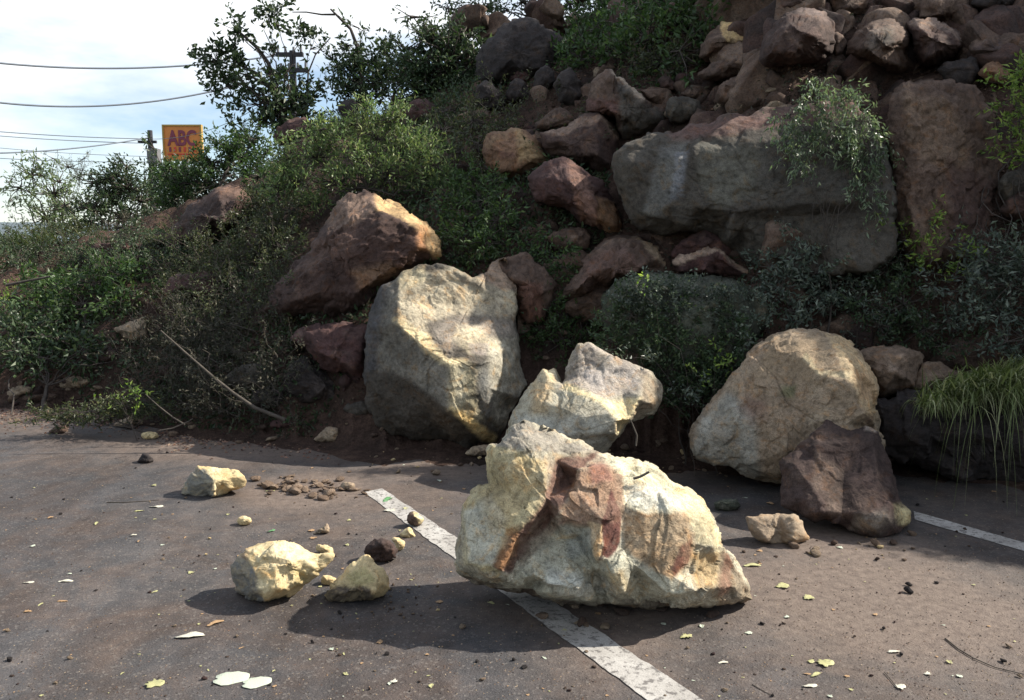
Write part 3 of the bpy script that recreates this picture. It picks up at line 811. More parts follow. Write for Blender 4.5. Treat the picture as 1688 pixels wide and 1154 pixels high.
rock("boulder", "rounded tan boulder with a bright sunlit right rim", 'S6',
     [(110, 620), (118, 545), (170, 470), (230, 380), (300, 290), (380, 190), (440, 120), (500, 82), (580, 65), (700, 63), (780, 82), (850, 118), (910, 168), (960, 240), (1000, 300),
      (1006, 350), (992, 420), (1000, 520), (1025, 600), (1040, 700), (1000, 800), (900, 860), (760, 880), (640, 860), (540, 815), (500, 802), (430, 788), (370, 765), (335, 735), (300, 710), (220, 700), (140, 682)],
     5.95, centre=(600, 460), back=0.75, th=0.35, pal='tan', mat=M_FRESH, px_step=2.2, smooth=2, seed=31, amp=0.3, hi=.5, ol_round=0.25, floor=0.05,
     ctrl=[(860, 210, .34), (905, 330, .46), (950, 470, .50), (790, 130, .16), (700, 130, .10), (640, 200, .22), (740, 290, .38), (600, 350, .28), (450, 300, .13), (430, 480, .19), (640, 520, .36), (560, 640, .31), (300, 450, .08), (240, 560, .06),
           (400, 700, .15), (520, 760, .16), (860, 520, .48), (800, 650, .46), (930, 620, .5), (960, 300, .16), (985, 400, .14), (930, 220, .14), (520, 170, .10)],
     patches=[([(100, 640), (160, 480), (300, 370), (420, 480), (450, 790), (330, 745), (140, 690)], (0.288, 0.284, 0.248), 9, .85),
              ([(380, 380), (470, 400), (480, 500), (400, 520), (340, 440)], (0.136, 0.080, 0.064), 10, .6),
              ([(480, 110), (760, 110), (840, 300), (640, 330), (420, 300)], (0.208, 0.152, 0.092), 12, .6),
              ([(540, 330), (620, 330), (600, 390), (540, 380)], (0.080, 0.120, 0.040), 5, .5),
              ([(730, 80), (860, 115), (1010, 300), (1000, 500), (975, 520), (930, 430), (880, 330), (830, 250), (800, 160)], (0.560, 0.424, 0.256), 4),  # sunlit rim painted lighter than the rest of the stone
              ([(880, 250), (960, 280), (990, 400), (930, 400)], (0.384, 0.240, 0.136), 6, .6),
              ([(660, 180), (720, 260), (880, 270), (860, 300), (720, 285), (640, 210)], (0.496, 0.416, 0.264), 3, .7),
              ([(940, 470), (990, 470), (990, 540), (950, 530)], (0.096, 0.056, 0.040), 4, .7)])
rock("rock_slab", "dark maroon slab leaning on the rounded tan boulder", 'S6',
     [(540, 700), (600, 650), (680, 560), (760, 502), (805, 520), (860, 545), (950, 527), (1003, 548), (1030, 620), (1055, 690), (1080, 780), (1095, 860), (1112, 900), (1158, 932), (1160, 985),
      (1110, 1035), (1020, 1062), (920, 1050), (850, 1010), (760, 975), (700, 985), (620, 950), (540, 910), (535, 800)],
     4.95, centre=(830, 790), back=0.28, th=0.14, pal='slab', mat=M_ROCK, px_step=2.2, smooth=1, seed=37, amp=0.3, hi=.42, tilt=-.5, ol_round=0.1, floor=0.0, cat='rock slab',
     ctrl=[(600, 700, .10), (700, 620, .12), (720, 680, .10), (840, 760, .06), (830, 940, .12), (760, 930, .16), (695, 830, .15), (860, 600, .12), (980, 600, .10), (1000, 780, .14), (1060, 900, .18),
           (920, 940, .20), (1040, 960, .22), (650, 880, .12), (700, 940, .14), (980, 1010, .15), (1110, 960, .08), (800, 990, .1)],
     patches=[([(705, 640), (830, 740), (840, 960), (765, 945), (745, 860), (690, 820)], (.13, .095, .075), 6, .8),
              ([(1080, 900), (1170, 920), (1160, 1000), (1090, 990)], (.50, .43, .24), 5),
              ([(900, 950), (1040, 930), (1080, 980), (1000, 1040), (880, 1010)], (.20, .175, .145), 9, .8),
              ([(930, 515), (1010, 530), (1000, 560), (940, 545)], (.50, .42, .35), 3, .8),
              ([(820, 800), (1000, 850), (980, 930), (840, 950)], (.10, .07, .055), 9, .6)])
rock("stone", "flat topped tan block in front of the maroon slab", 'S6',
     [(368, 955), (440, 945), (620, 942), (645, 975), (682, 1058), (660, 1078), (600, 1092), (470, 1095), (410, 1060), (375, 1010)], 4.62, th=.09, back=.12, pal='tan', cat='stone', seed=41, px_step=3,
     ctrl=[(420, 1010, .05), (620, 965, .05), (600, 1060, .10), (470, 1070, .10), (430, 980, .03), (640, 1040, .05)], amp=.8, mat=M_FRESH_SMALL, floor=0)
rock("stone", "small mossy stone in the shadow of the rounded boulder", 'S6', [(215, 890), (260, 872), (335, 870), (352, 905), (330, 930), (230, 932)], 5.2, pal='mossy', cat='stone', seed=42, floor=0)
# small yellow rocks on the left lane
rock("stone", "yellow stone with a left facet coloured grey for shade alone on the left lane", 'S3',
     [(55, 245), (80, 195), (105, 140), (150, 92), (210, 94), (280, 106), (330, 114), (382, 122), (412, 150), (432, 185), (420, 212), (330, 245), (240, 272), (150, 270), (80, 262)], 5.3, th=.12, back=.16,
     pal='cream', cat='stone', seed=51, px_step=2.4, smooth=1, mat=M_FRESH_SMALL, amp=.8, floor=0, ol_round=.1,
     ctrl=[(160, 112, .03), (225, 150, .07), (248, 185, .10), (245, 255, .11), (260, 125, .03), (290, 180, .07), (330, 160, .05), (400, 160, .02), (120, 200, .04), (330, 225, .05)],
     patches=[([(40, 280), (50, 200), (140, 95), (190, 108), (235, 160), (248, 200), (245, 290)], (.20, .195, .17), 2), ([(380, 115), (440, 180), (425, 215), (400, 160)], (.22, .16, .09), 2)])  # first patch paints the left facet's shade grey
rock("stone", "largest bright yellow stone with a rounded left end coloured dark for shade", 'S3',
     [(335, 690), (342, 640), (365, 600), (400, 577), (440, 555), (500, 530), (560, 518), (620, 511), (680, 520), (725, 537), (780, 572), (840, 582), (902, 580), (917, 600), (890, 630), (862, 660), (835, 695), (780, 740),
      (700, 790), (665, 825), (600, 850), (535, 862), (480, 855), (430, 840), (370, 800), (340, 750)], 3.98, th=.15, back=.2, pal='cream', cat='stone', seed=52, px_step=2.2, smooth=2, mat=M_FRESH_SMALL, amp=.7, floor=0, ol_round=.2,
     ctrl=[(430, 600, .05), (480, 690, .12), (505, 780, .14), (530, 840, .10), (400, 700, .06), (560, 560, .05), (580, 660, .13), (660, 640, .12), (690, 740, .09), (650, 790, .12), (740, 610, .05), (800, 660, .04), (720, 690, .04), (600, 780, .14)],
     patches=[([(320, 700), (345, 600), (415, 585), (440, 630), (478, 680), (500, 760), (535, 870), (330, 860)], (.17, .165, .15), 2.5), ([(395, 570), (440, 560), (430, 620), (395, 605)], (.3, .2, .12), 3, .8),  # first patch paints the shade of the left end
              ([(680, 660), (760, 670), (780, 720), (700, 770)], (.36, .29, .13), 5, .7), ([(580, 520), (720, 540), (660, 640), (560, 640)], (.78, .66, .42), 6, .7)])
rock("stone", "pyramid shaped yellow stone next to the largest yellow one", 'S3',
     [(850, 815), (880, 780), (930, 730), (960, 700), (1005, 655), (1050, 615), (1085, 588), (1110, 590), (1150, 630), (1192, 672), (1215, 720), (1232, 780), (1190, 815), (1140, 832), (1060, 850), (960, 862), (880, 850)], 3.97, th=.12, back=.15,
     pal='cream', cat='stone', seed=53, px_step=2.2, smooth=1, mat=M_FRESH_SMALL, amp=.8, floor=0, ol_round=.1,
     ctrl=[(1090, 625, .02), (1120, 700, .07), (1130, 800, .09), (1000, 720, .06), (1010, 790, .10), (930, 800, .07), (1180, 740, .05)],
     patches=[([(980, 700), (1080, 660), (1130, 700), (1140, 740), (1080, 760), (990, 770)], (.30, .27, .13), 5, .8), ([(850, 790), (960, 760), (1120, 770), (1150, 835), (1000, 870), (850, 850)], (.10, .08, .06), 4)])
rock("stone", "dark brown stone with a hollow beside the lane line", 'S3',
     [(1075, 575), (1085, 545), (1110, 520), (1150, 500), (1185, 496), (1220, 510), (1250, 530), (1270, 570), (1250, 615), (1200, 640), (1160, 635), (1120, 612)], 4.12, pal='slab', cat='stone', seed=54, px_step=2.2, floor=0, th=.07, back=.1, ctrl=[(1130, 550, .03), (1180, 530, .06), (1210, 570, .02), (1170, 585, .01), (1150, 620, .06), (1240, 590, .05)])
rock("stone", "small cream stone touching the dark brown stone", 'S3', [(1225, 500), (1250, 488), (1280, 492), (1312, 520), (1308, 550), (1280, 575), (1262, 560), (1250, 520)], 4.2, pal='cream', cat='stone', seed=55, px_step=2, floor=0, mat=M_FRESH_SMALL)
rock("stone", "low curved yellow chip behind the largest yellow stone", 'S3', [(810, 560), (815, 530), (870, 530), (910, 555), (922, 595), (905, 600), (870, 580), (820, 570)], 4.2, pal='cream', cat='stone', seed=56, px_step=2, floor=0, mat=M_FRESH_SMALL)
rock("stone", "flat yellow chip between the largest and the pyramid stone", 'S3', [(838, 735), (850, 700), (890, 705), (930, 720), (925, 750), (880, 768), (845, 760)], 4.05, pal='cream', cat='stone', seed=57, px_step=2, floor=0, mat=M_FRESH_SMALL)
rock("stone", "brown faced wedge stone breaking the lane line", 'S3', [(1312, 400), (1320, 370), (1350, 342), (1375, 352), (1420, 395), (1395, 425), (1365, 438), (1330, 420)], 4.72, pal='brown', cat='stone', seed=58, px_step=2, floor=0, mat=M_FRESH_SMALL,
     patches=[([(1345, 335), (1430, 395), (1395, 420), (1350, 365)], (.62, .52, .3), 2)])
rock("stone", "triangular yellow stone beside the lane line", 'S3', [(1275, 478), (1300, 455), (1330, 430), (1352, 450), (1372, 490), (1340, 502), (1290, 502)], 4.5, pal='cream', cat='stone', seed=59, px_step=2, floor=0, mat=M_FRESH_SMALL)
rock("stone", "pale stone at the end of the mud clods", 'S3', [(942, 225), (955, 190), (975, 180), (1030, 192), (1032, 215), (990, 235)], 5.3, pal='tan', cat='stone', seed=60, px_step=2, floor=0)
rock("stone", "little yellow stone with a dark spot in mid lane", 'S3', [(368, 405), (380, 380), (410, 372), (455, 385), (462, 410), (420, 430), (385, 425)], 4.75, pal='cream', cat='stone', seed=61, px_step=2, floor=0, mat=M_FRESH_SMALL)
rock("stone", "tilted tan stone chip casting a black shadow", 'S3', [(790, 478), (820, 450), (850, 435), (878, 408), (893, 440), (888, 468), (840, 475)], 4.6, pal='tan', cat='stone', seed=62, px_step=2, floor=0)
rock("stone", "black soil lump on the open left lane", 'S1', [(845, 608), (860, 580), (890, 548), (915, 552), (940, 580), (955, 600), (930, 615), (880, 615)], 6.1, pal='dark', cat='soil lump', seed=63, px_step=2, floor=0)
rock("stone", "flat tan rock at the far left road edge", 'S1', [(40, 178), (70, 150), (130, 130), (190, 140), (212, 160), (190, 185), (120, 200), (60, 210)], 8.4, pal='tan', cat='stone', seed=64, px_step=2, floor=0)
rock("rock_slab", "thin brown slab in front of the flat tan rock", 'S1', [(68, 222), (120, 195), (200, 185), (340, 180), (362, 200), (300, 222), (180, 238), (90, 238)], 8.2, pal='brown', cat='rock slab', seed=65, px_step=2, floor=0)
rock("rock_slab", "ochre topped slab under the green shrubs at left", 'S1', [(330, 110), (370, 95), (430, 78), (520, 76), (590, 85), (580, 130), (500, 152), (400, 150), (330, 145)], 8.5, pal='tan', cat='rock slab', seed=66, px_step=2, floor=0)
rock("stone", "pale slanted stone beside the fallen branches", 'S1', [(695, 378), (740, 350), (810, 322), (850, 332), (862, 355), (840, 380), (780, 395), (740, 398)], 7.5, pal='tan', cat='stone', seed=67, px_step=2, floor=0)
rock("stone", "tan stone with a dark base at the lane edge", 'S1', [(298, 418), (330, 395), (370, 370), (405, 368), (422, 400), (405, 425), (360, 436), (310, 434)], 7.4, pal='brown', cat='stone', seed=68, px_step=2, floor=0)
rock("stone", "broken cream stone at the foot of the dry branches", 'S1', [(868, 440), (880, 420), (930, 415), (980, 428), (985, 450), (950, 470), (890, 472)], 7.15, pal='cream', cat='stone', seed=69, px_step=2, floor=0)
rock("stone", "wide low stone sitting under the hollow faced boulder", 'S5', [(618, 1050), (650, 1020), (700, 1003), (755, 1000), (760, 1035), (730, 1060), (650, 1065)], 5.9, pal='tan', cat='stone', seed=70, px_step=2, floor=0)
rock("stone", "dull leaning stone left of the hollow faced boulder", 'R6', [(305, 1115), (330, 1085), (370, 1058), (415, 1058), (425, 1100), (400, 1122), (340, 1128)], 6.9, pal='tan', cat='stone', seed=71, px_step=2, floor=0)
rock("stone", "grey stone in shade beside the hollow faced boulder", 'R6', [(428, 985), (450, 960), (520, 945), (570, 985), (560, 1015), (470, 1018)], 7.2, pal='grey', cat='stone', seed=72, px_step=3, floor=0)
rock("rock_slab", "thin reddish slab at the end of the long bare branch", 'R6', [(110, 1060), (122, 1028), (170, 1030), (245, 1038), (252, 1050), (190, 1062), (150, 1068)], 7.15, pal='maroon', cat='rock slab', seed=73, px_step=2, floor=0)

# ------------------------------------------------------------------ rocks lying in the slide
HR = [
 # name, label, region, outline, kwargs
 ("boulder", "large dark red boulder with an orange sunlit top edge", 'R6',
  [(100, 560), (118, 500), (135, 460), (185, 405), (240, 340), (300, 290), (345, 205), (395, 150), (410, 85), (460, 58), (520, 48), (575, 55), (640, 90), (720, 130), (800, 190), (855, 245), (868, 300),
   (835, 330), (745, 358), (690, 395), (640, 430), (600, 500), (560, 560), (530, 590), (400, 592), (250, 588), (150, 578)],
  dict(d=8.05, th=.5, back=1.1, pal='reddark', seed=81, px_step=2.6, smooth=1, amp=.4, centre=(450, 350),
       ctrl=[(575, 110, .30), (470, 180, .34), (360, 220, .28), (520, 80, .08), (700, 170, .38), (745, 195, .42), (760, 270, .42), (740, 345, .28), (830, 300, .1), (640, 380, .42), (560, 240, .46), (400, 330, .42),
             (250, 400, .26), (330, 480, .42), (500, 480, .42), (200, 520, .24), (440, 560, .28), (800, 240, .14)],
       patches=[([(565, 50), (640, 80), (730, 125), (870, 240), (870, 320), (820, 320), (790, 270), (745, 200), (690, 160), (575, 120)], (.54, .37, .19), 3),  # sunlight along the top edge painted as an orange band
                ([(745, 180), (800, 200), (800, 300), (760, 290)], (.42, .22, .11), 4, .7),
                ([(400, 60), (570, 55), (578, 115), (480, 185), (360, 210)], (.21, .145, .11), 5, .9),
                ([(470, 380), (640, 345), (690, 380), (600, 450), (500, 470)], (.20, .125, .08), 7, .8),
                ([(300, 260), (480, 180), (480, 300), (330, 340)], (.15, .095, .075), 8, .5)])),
 ("rock_slab", "maroon slab jammed between the dark red and hollow faced boulders", 'R6',
  [(205, 672), (240, 640), (300, 622), (400, 608), (540, 618), (560, 700), (555, 800), (540, 860), (480, 850), (410, 828), (340, 805), (285, 735)],
  dict(d=7.62, th=.25, back=.8, pal='maroon', seed=82, px_step=3.2, cat='rock slab', amp=.8, ctrl=[(300, 660, .1), (420, 650, .16), (400, 760, .3), (480, 800, .3), (520, 700, .2), (330, 740, .22)])),
 ("boulder", "shadowed grey brown boulder under the maroon slab", 'R6', [(150, 900), (200, 800), (270, 745), (340, 810), (420, 850), (540, 870), (560, 980), (480, 1000), (330, 960), (240, 960)], dict(d=7.75, pal='dark', seed=83)),
 ("stone", "rounded grey stone half buried in the dry branches", 'R5', [(965, 845), (1000, 810), (1050, 785), (1130, 785), (1180, 820), (1185, 870), (1130, 910), (1040, 900), (985, 880)], dict(pal='grey', seed=84, cat='stone')),
 ("stone", "darker grey stone right of the rounded grey stone", 'R5', [(1090, 905), (1150, 880), (1220, 900), (1230, 960), (1150, 985), (1080, 960)], dict(pal='dark', seed=85, cat='stone')),
 ("boulder", "huge dark boulder on the skyline below the treetops", 'R3', [(15, 450), (14, 330), (45, 270), (80, 220), (150, 160), (220, 110), (330, 98), (400, 150), (470, 180), (515, 240), (505, 330), (480, 420), (330, 450), (200, 470), (90, 480)],
  dict(pal='dark', seed=86, back=1.2, centre=(260, 300), ol_round=.7)),
 ("stone", "dark purple stone under the huge skyline boulder", 'R3', [(195, 450), (225, 380), (280, 358), (325, 395), (315, 455), (240, 470)], dict(pal='maroon', seed=87, cat='stone')),
 ("stone", "blocky charcoal stone right of the dark purple one", 'R3', [(338, 430), (360, 385), (405, 362), (450, 390), (465, 450), (410, 505), (335, 490)], dict(pal='dark', seed=88, cat='stone')),
 ("boulder", "wide charcoal boulder below the dark shrub crest", 'R3', [(448, 470), (480, 400), (540, 372), (592, 440), (610, 520), (570, 600), (480, 570)], dict(pal='dark', seed=89)),
 ("stone", "pointed slate grey stone left of the charcoal block", 'R3', [(178, 520), (205, 460), (240, 428), (285, 455), (312, 510), (312, 545), (240, 575), (190, 560)], dict(pal='dark', seed=90, cat='stone')),
 ("boulder", "slate grey boulder at the left end of the dark stones", 'R3', [(-5, 560), (20, 480), (60, 445), (100, 450), (150, 505), (192, 560), (160, 605), (60, 615)], dict(pal='dark', seed=91)),
 ("boulder", "pointed brown boulder with a pale ridge above the grey cliff face", 'R3',
  [(640, 540), (648, 450), (695, 402), (768, 388), (815, 425), (865, 480), (945, 545), (1005, 592), (1070, 610), (1100, 660), (1085, 710), (1000, 750), (900, 780), (830, 795), (800, 720), (790, 650), (620, 620)],
  dict(pal='brown', seed=92, th=.5, back=1.1, amp=.6, ctrl=[(720, 430, .05), (790, 420, .38), (860, 500, .40), (940, 565, .38), (780, 540, .30), (700, 560, .18), (830, 650, .42), (900, 700, .3), (1000, 650, .25), (760, 620, .28)],
       patches=[([(765, 385), (800, 400), (880, 480), (960, 560), (930, 575), (870, 510), (800, 435)], (.40, .33, .26), 2), ([(800, 450), (960, 580), (1080, 640), (1080, 720), (830, 800)], (.085, .08, .07), 4, .85),
                ([(610, 545), (800, 545), (800, 640), (610, 630)], (.12, .065, .058), 4, .8)])),
 ("rock_slab", "brown wedge slab with a pale top left of the pointed boulder", 'R3', [(340, 700), (380, 660), (440, 610), (475, 598), (530, 618), (575, 655), (580, 695), (480, 715), (400, 725), (350, 735)], dict(pal='brown', seed=93, cat='rock slab')),
 ("boulder", "large faceted red brown boulder above the orange one", 'R3',
  [(370, 745), (430, 735), (490, 722), (540, 690), (600, 640), (640, 618), (700, 615), (735, 640), (780, 690), (812, 760), (800, 850), (785, 960), (720, 975), (640, 935), (560, 905), (480, 885), (410, 862), (378, 800)],
  dict(pal='reddark', seed=94, th=.35, back=.9, amp=.5, smooth=1, ctrl=[(500, 740, .12), (600, 680, .10), (720, 655, .08), (640, 740, .28), (700, 770, .26), (560, 800, .25), (480, 780, .2), (760, 760, .18), (690, 860, .32), (560, 860, .22), (740, 900, .2), (420, 790, .15)],
       patches=[([(380, 735), (620, 640), (740, 630), (720, 660), (560, 720), (500, 760)], (.27, .19, .145), 3, .8), ([(730, 640), (812, 760), (790, 770), (720, 670)], (.28, .2, .15), 3, .7)])),
 ("boulder", "orange brown boulder with a hollow front", 'R3', [(48, 850), (55, 790), (90, 742), (160, 738), (230, 708), (300, 718), (345, 760), (380, 810), (410, 860), (430, 900), (340, 955), (260, 985), (180, 1005), (110, 970), (65, 910)],
  dict(pal='orange', seed=95, th=.3, back=.7, ctrl=[(100, 800, .12), (200, 850, .22), (140, 880, .16), (300, 800, .2), (340, 880, .28), (240, 940, .24), (150, 950, .18), (240, 780, .12)],
       patches=[([(130, 840), (230, 840), (240, 880), (150, 890)], (.13, .07, .055), 4, .8), ([(240, 720), (350, 800), (400, 880), (250, 900)], (.33, .24, .12), 6, .6)])),
 ("boulder", "long reddish boulder with a speckled rusty right side", 'PX',
  [(870, 290), (890, 276), (904, 267), (928, 257), (946, 267), (970, 281), (993, 299), (1011, 329), (1025, 360), (1031, 384), (1012, 392), (985, 380), (955, 365), (935, 345), (905, 340), (882, 334), (872, 318)],
  dict(pal='maroon', seed=96, th=.4, back=1.0, amp=.5, px_step=3, ctrl=[(928, 272, .1), (940, 300, .38), (915, 320, .25), (950, 340, .36), (975, 330, .42), (985, 360, .36), (1005, 350, .2), (1015, 372, .2), (900, 295, .2), (960, 290, .18)],
       patches=[([(935, 260), (960, 280), (985, 320), (990, 380), (960, 370), (945, 320)], (.22, .13, .10), 4, .8), ([(985, 320), (1012, 335), (1030, 385), (1000, 392), (985, 370)], (.36, .22, .13), 4, .9)])),
 ("stone", "brown block under the long reddish boulder", 'R7', [(318, 235), (345, 215), (390, 198), (460, 196), (500, 215), (515, 245), (490, 292), (420, 300), (345, 292)], dict(pal='brown', seed=97, cat='stone')),
 ("rock_slab", "pinkish slab edge right of the pointed boulder", 'R3', [(930, 505), (990, 490), (1060, 488), (1105, 500), (1112, 525), (1065, 590), (1010, 575), (960, 545)], dict(pal='brown', seed=98, cat='rock slab')),
 ("stone", "bent red brown stone behind the pinkish slab", 'R3', [(1030, 440), (1060, 418), (1095, 422), (1120, 460), (1155, 495), (1140, 515), (1090, 500), (1040, 490)], dict(pal='reddark', seed=99, cat='stone')),
 ("stone", "oblong grey brown stone on the dirt ledge", 'R3', [(1150, 520), (1200, 490), (1290, 485), (1335, 505), (1325, 545), (1250, 555), (1180, 545)], dict(pal='brown', seed=100, cat='stone')),
 ("stone", "round grey rock above the dirt ledge with a dark mouth", 'R3', [(1060, 620), (1070, 570), (1110, 540), (1190, 535), (1260, 560), (1272, 610), (1240, 660), (1150, 690), (1090, 680)], dict(pal='grey', seed=101, cat='stone')),
 ("boulder", "grey brown boulder between the orange lit one and the dirt ledge", 'R3', [(1345, 520), (1380, 470), (1440, 430), (1520, 403), (1580, 420), (1605, 465), (1560, 520), (1480, 570), (1400, 600), (1350, 570)], dict(pal='brown', seed=102, ol_round=.6)),
 ("boulder", "brown boulder with a flat orange sunlit top", 'R3', [(1255, 320), (1265, 260), (1310, 180), (1385, 115), (1450, 125), (1530, 165), (1602, 198), (1610, 225), (1560, 270), (1480, 300), (1400, 330), (1310, 350)],
  dict(pal='brown', seed=103, th=.35, ctrl=[(1390, 200, .26), (1420, 228, .3), (1500, 235, .26), (1580, 235, .1), (1330, 240, .26), (1300, 310, .2), (1440, 280, .26), (1420, 150, .04), (1520, 190, .06)],
       patches=[([(1375, 105), (1450, 115), (1615, 200), (1580, 235), (1500, 232), (1415, 228), (1380, 190)], (.56, .40, .20), 3)])),  # orange sunlight on the flat top painted into the colour
 ("rock_slab", "slanting brown slab under the orange topped boulder", 'R3', [(1245, 420), (1270, 390), (1340, 345), (1440, 315), (1560, 265), (1600, 240), (1625, 300), (1580, 370), (1500, 425), (1400, 440), (1300, 445)], dict(pal='brown', seed=104, cat='rock slab')),
 ("boulder", "biggest rounded dark red boulder in the top row", 'R4', [(205, 330), (225, 230), (290, 130), (360, 68), (420, 48), (480, 42), (570, 65), (630, 130), (648, 230), (632, 300), (560, 345), (430, 375), (300, 380), (235, 370)],
  dict(pal='reddark', seed=105, th=.7, back=1.2, ol_round=.5, amp=.7, patches=[([(420, 45), (560, 55), (600, 110), (440, 80)], (.22, .17, .15), 5, .6), ([(360, 170), (420, 190), (450, 260), (380, 230)], (.24, .17, .14), 6, .6)])),
 ("stone", "small brown rock tucked beside the biggest rounded boulder", 'R4', [(618, 190), (650, 172), (688, 195), (705, 235), (680, 300), (640, 325), (630, 260)], dict(pal='brown', seed=106, cat='stone')),
 ("boulder", "pitted grey red boulder under the grass tuft", 'R4', [(695, 300), (715, 245), (750, 190), (800, 138), (870, 100), (950, 90), (1015, 122), (1060, 180), (1066, 290), (1055, 390), (1000, 425), (920, 400), (820, 355), (740, 330)],
  dict(pal='brown', seed=107, th=.6, back=1.1, ol_round=.5, patches=[([(840, 150), (900, 160), (880, 260), (800, 300)], (.17, .14, .12), 7, .7), ([(900, 160), (960, 150), (960, 240), (900, 230)], (.075, .07, .06), 6, .8)])),
 ("boulder", "square brown boulder right of the pitted one", 'R4', [(1030, 125), (1090, 92), (1180, 105), (1240, 120), (1300, 160), (1370, 220), (1378, 290), (1300, 335), (1200, 372), (1110, 385), (1072, 300), (1060, 190)],
  dict(pal='reddark', seed=108, th=.5, back=1.1, patches=[([(1040, 100), (1200, 100), (1370, 220), (1330, 240), (1240, 160), (1060, 140)], (.28, .21, .17), 4, .8)])),
 ("boulder", "tall brown rock at the top edge above the square boulder", 'R4', [(1110, 95), (1120, 20), (1150, -60), (1300, -90), (1380, -40), (1402, 90), (1395, 190), (1350, 222), (1290, 150), (1230, 112)], dict(pal='brown', seed=109, back=1.0)),
 ("boulder", "cut off brown boulder above the biggest rounded one", 'R4', [(300, -60), (420, -100), (570, -60), (585, 30), (560, 55), (480, 35), (400, 40), (330, 70), (305, 30)], dict(pal='reddark', seed=110, back=1.0)),
 ("boulder", "tan brown rock at the top edge beside the grass tuft", 'R4', [(590, -40), (700, -90), (830, -40), (840, 30), (760, 90), (680, 100), (620, 70)], dict(pal='brown', seed=111, back=.9)),
 ("boulder", "flat topped dark rock at the top right edge", 'R4', [(1378, 290), (1390, 235), (1425, 200), (1510, 215), (1600, 180), (1710, 190), (1730, 260), (1700, 340), (1600, 345), (1500, 345), (1420, 320)], dict(pal='brown', seed=112, back=.9,
   patches=[([(1400, 260), (1560, 230), (1600, 340), (1420, 340)], (.06, .045, .045), 5, .8)])),
 ("boulder", "dark rock in the top right corner", 'R4', [(1400, 100), (1450, 60), (1600, 60), (1720, 60), (1740, 150), (1600, 185), (1480, 190), (1410, 170)], dict(pal='reddark', seed=113, back=.9)),
 ("boulder", "shadowed rock in the corner above the flat topped one", 'R4', [(1390, 20), (1450, -60), (1600, -80), (1730, -40), (1740, 40), (1600, 55), (1450, 60)], dict(pal='dark', seed=213, back=.9)),
 ("boulder", "orange brown rock beside the bright leaves", 'R4', [(1425, 410), (1460, 365), (1500, 340), (1560, 318), (1610, 345), (1665, 400), (1640, 450), (1560, 475), (1470, 450)], dict(pal='orange', seed=114)),
 ("boulder", "black brown rock hanging over the tall brown face", 'R4', [(1200, 380), (1240, 345), (1320, 335), (1390, 310), (1440, 330), (1450, 390), (1410, 460), (1330, 500), (1250, 470)], dict(pal='dark', seed=115)),
 ("boulder", "tall smooth brown rock face at right", 'PX', [(1462, 220), (1466, 165), (1484, 138), (1520, 128), (1568, 130), (1612, 150), (1640, 195), (1656, 260), (1664, 330), (1670, 400), (1640, 450), (1570, 458), (1510, 448), (1478, 400), (1468, 300)],
  dict(d=7.0, pal='brown', seed=116, th=.3, back=2.4, amp=.22, smooth=2, ol_round=.1, px_step=3.0, ctrl=[(1500, 165, .10), (1560, 160, .12), (1600, 210, .12), (1500, 250, .2), (1570, 260, .26), (1620, 300, .14), (1500, 340, .24), (1570, 350, .3), (1630, 380, .14), (1520, 420, .24), (1590, 420, .26)],
       patches=[([(1490, 150), (1560, 160), (1600, 240), (1590, 300), (1520, 260), (1490, 220)], (.155, .108, .075), 8, .7), ([(1560, 260), (1640, 300), (1630, 400), (1570, 400)], (.07, .042, .038), 8, .7)])),
 ("cliff_face", "broad dark grey rock face with pale streaks", 'PX',
  [(1008, 290), (1012, 250), (1040, 232), (1075, 215), (1110, 222), (1140, 204), (1165, 206), (1200, 186), (1235, 192), (1260, 176), (1290, 180), (1330, 170, .3), (1400, 160, .45), (1440, 200, .6), (1470, 260, .7), (1482, 330, .75), (1480, 420, .85), (1440, 452, .8), (1380, 456, .7), (1300, 452, .5), (1235, 438, .2), (1190, 402), (1140, 380), (1090, 388), (1050, 378), (1030, 350)],
  dict(d=7.5, pal='grey', seed=117, th=.4, back=2.6, amp=.14, hi=.5, smooth=2, ol_round=.1, px_step=3.0, mat=M_ROCK, centre=(1250, 330), cat='rock face',
       ctrl=[(1040, 270, .16), (1110, 260, .24), (1200, 240, .32), (1330, 225, .5), (1420, 230, .68), (1060, 350, .2), (1150, 340, .34), (1210, 348, .44), (1300, 338, .58), (1400, 330, .76), (1225, 366, .36), (1310, 356, .5), (1410, 350, .68), (1200, 395, .38), (1300, 430, .56), (1400, 440, .8), (1130, 372, .26)],
       patches=[([(1090, 240), (1135, 235), (1110, 330), (1070, 372), (1060, 350)], (.15, .15, .14), 6, .6), ([(1115, 250), (1135, 245), (1125, 320), (1105, 330)], (.20, .21, .23), 4, .6),
                ([(1150, 230), (1260, 240), (1250, 320), (1180, 345), (1150, 300)], (.14, .135, .11), 10, .6), ([(1090, 210), (1200, 190), (1400, 150), (1440, 190), (1260, 215), (1110, 230)], (.12, .07, .06), 7, .85),
                ([(1250, 230), (1460, 240), (1480, 330), (1250, 320)], (.075, .07, .062), 12, .8), ([(1190, 345), (1300, 330), (1470, 335), (1470, 355), (1300, 350), (1200, 360)], (.05, .045, .04), 4, .7)])),  # last patch paints the undercut's shade as a dark strip
 ("rock_slab", "maroon rock behind the bent tan slab", 'R7', [(850, 320), (900, 255), (945, 215), (1000, 195), (1090, 215), (1150, 245), (1180, 300), (1150, 350), (1040, 340), (920, 350)], dict(pal='maroon', seed=118, cat='rock slab')),
 ("rock_slab", "bent tan slab with a dull front above the mossy boulder", 'R7', [(855, 345), (900, 305), (980, 285), (1055, 268), (1090, 300), (1140, 345), (1195, 375), (1230, 405), (1170, 425), (1050, 405), (950, 400), (880, 385)],
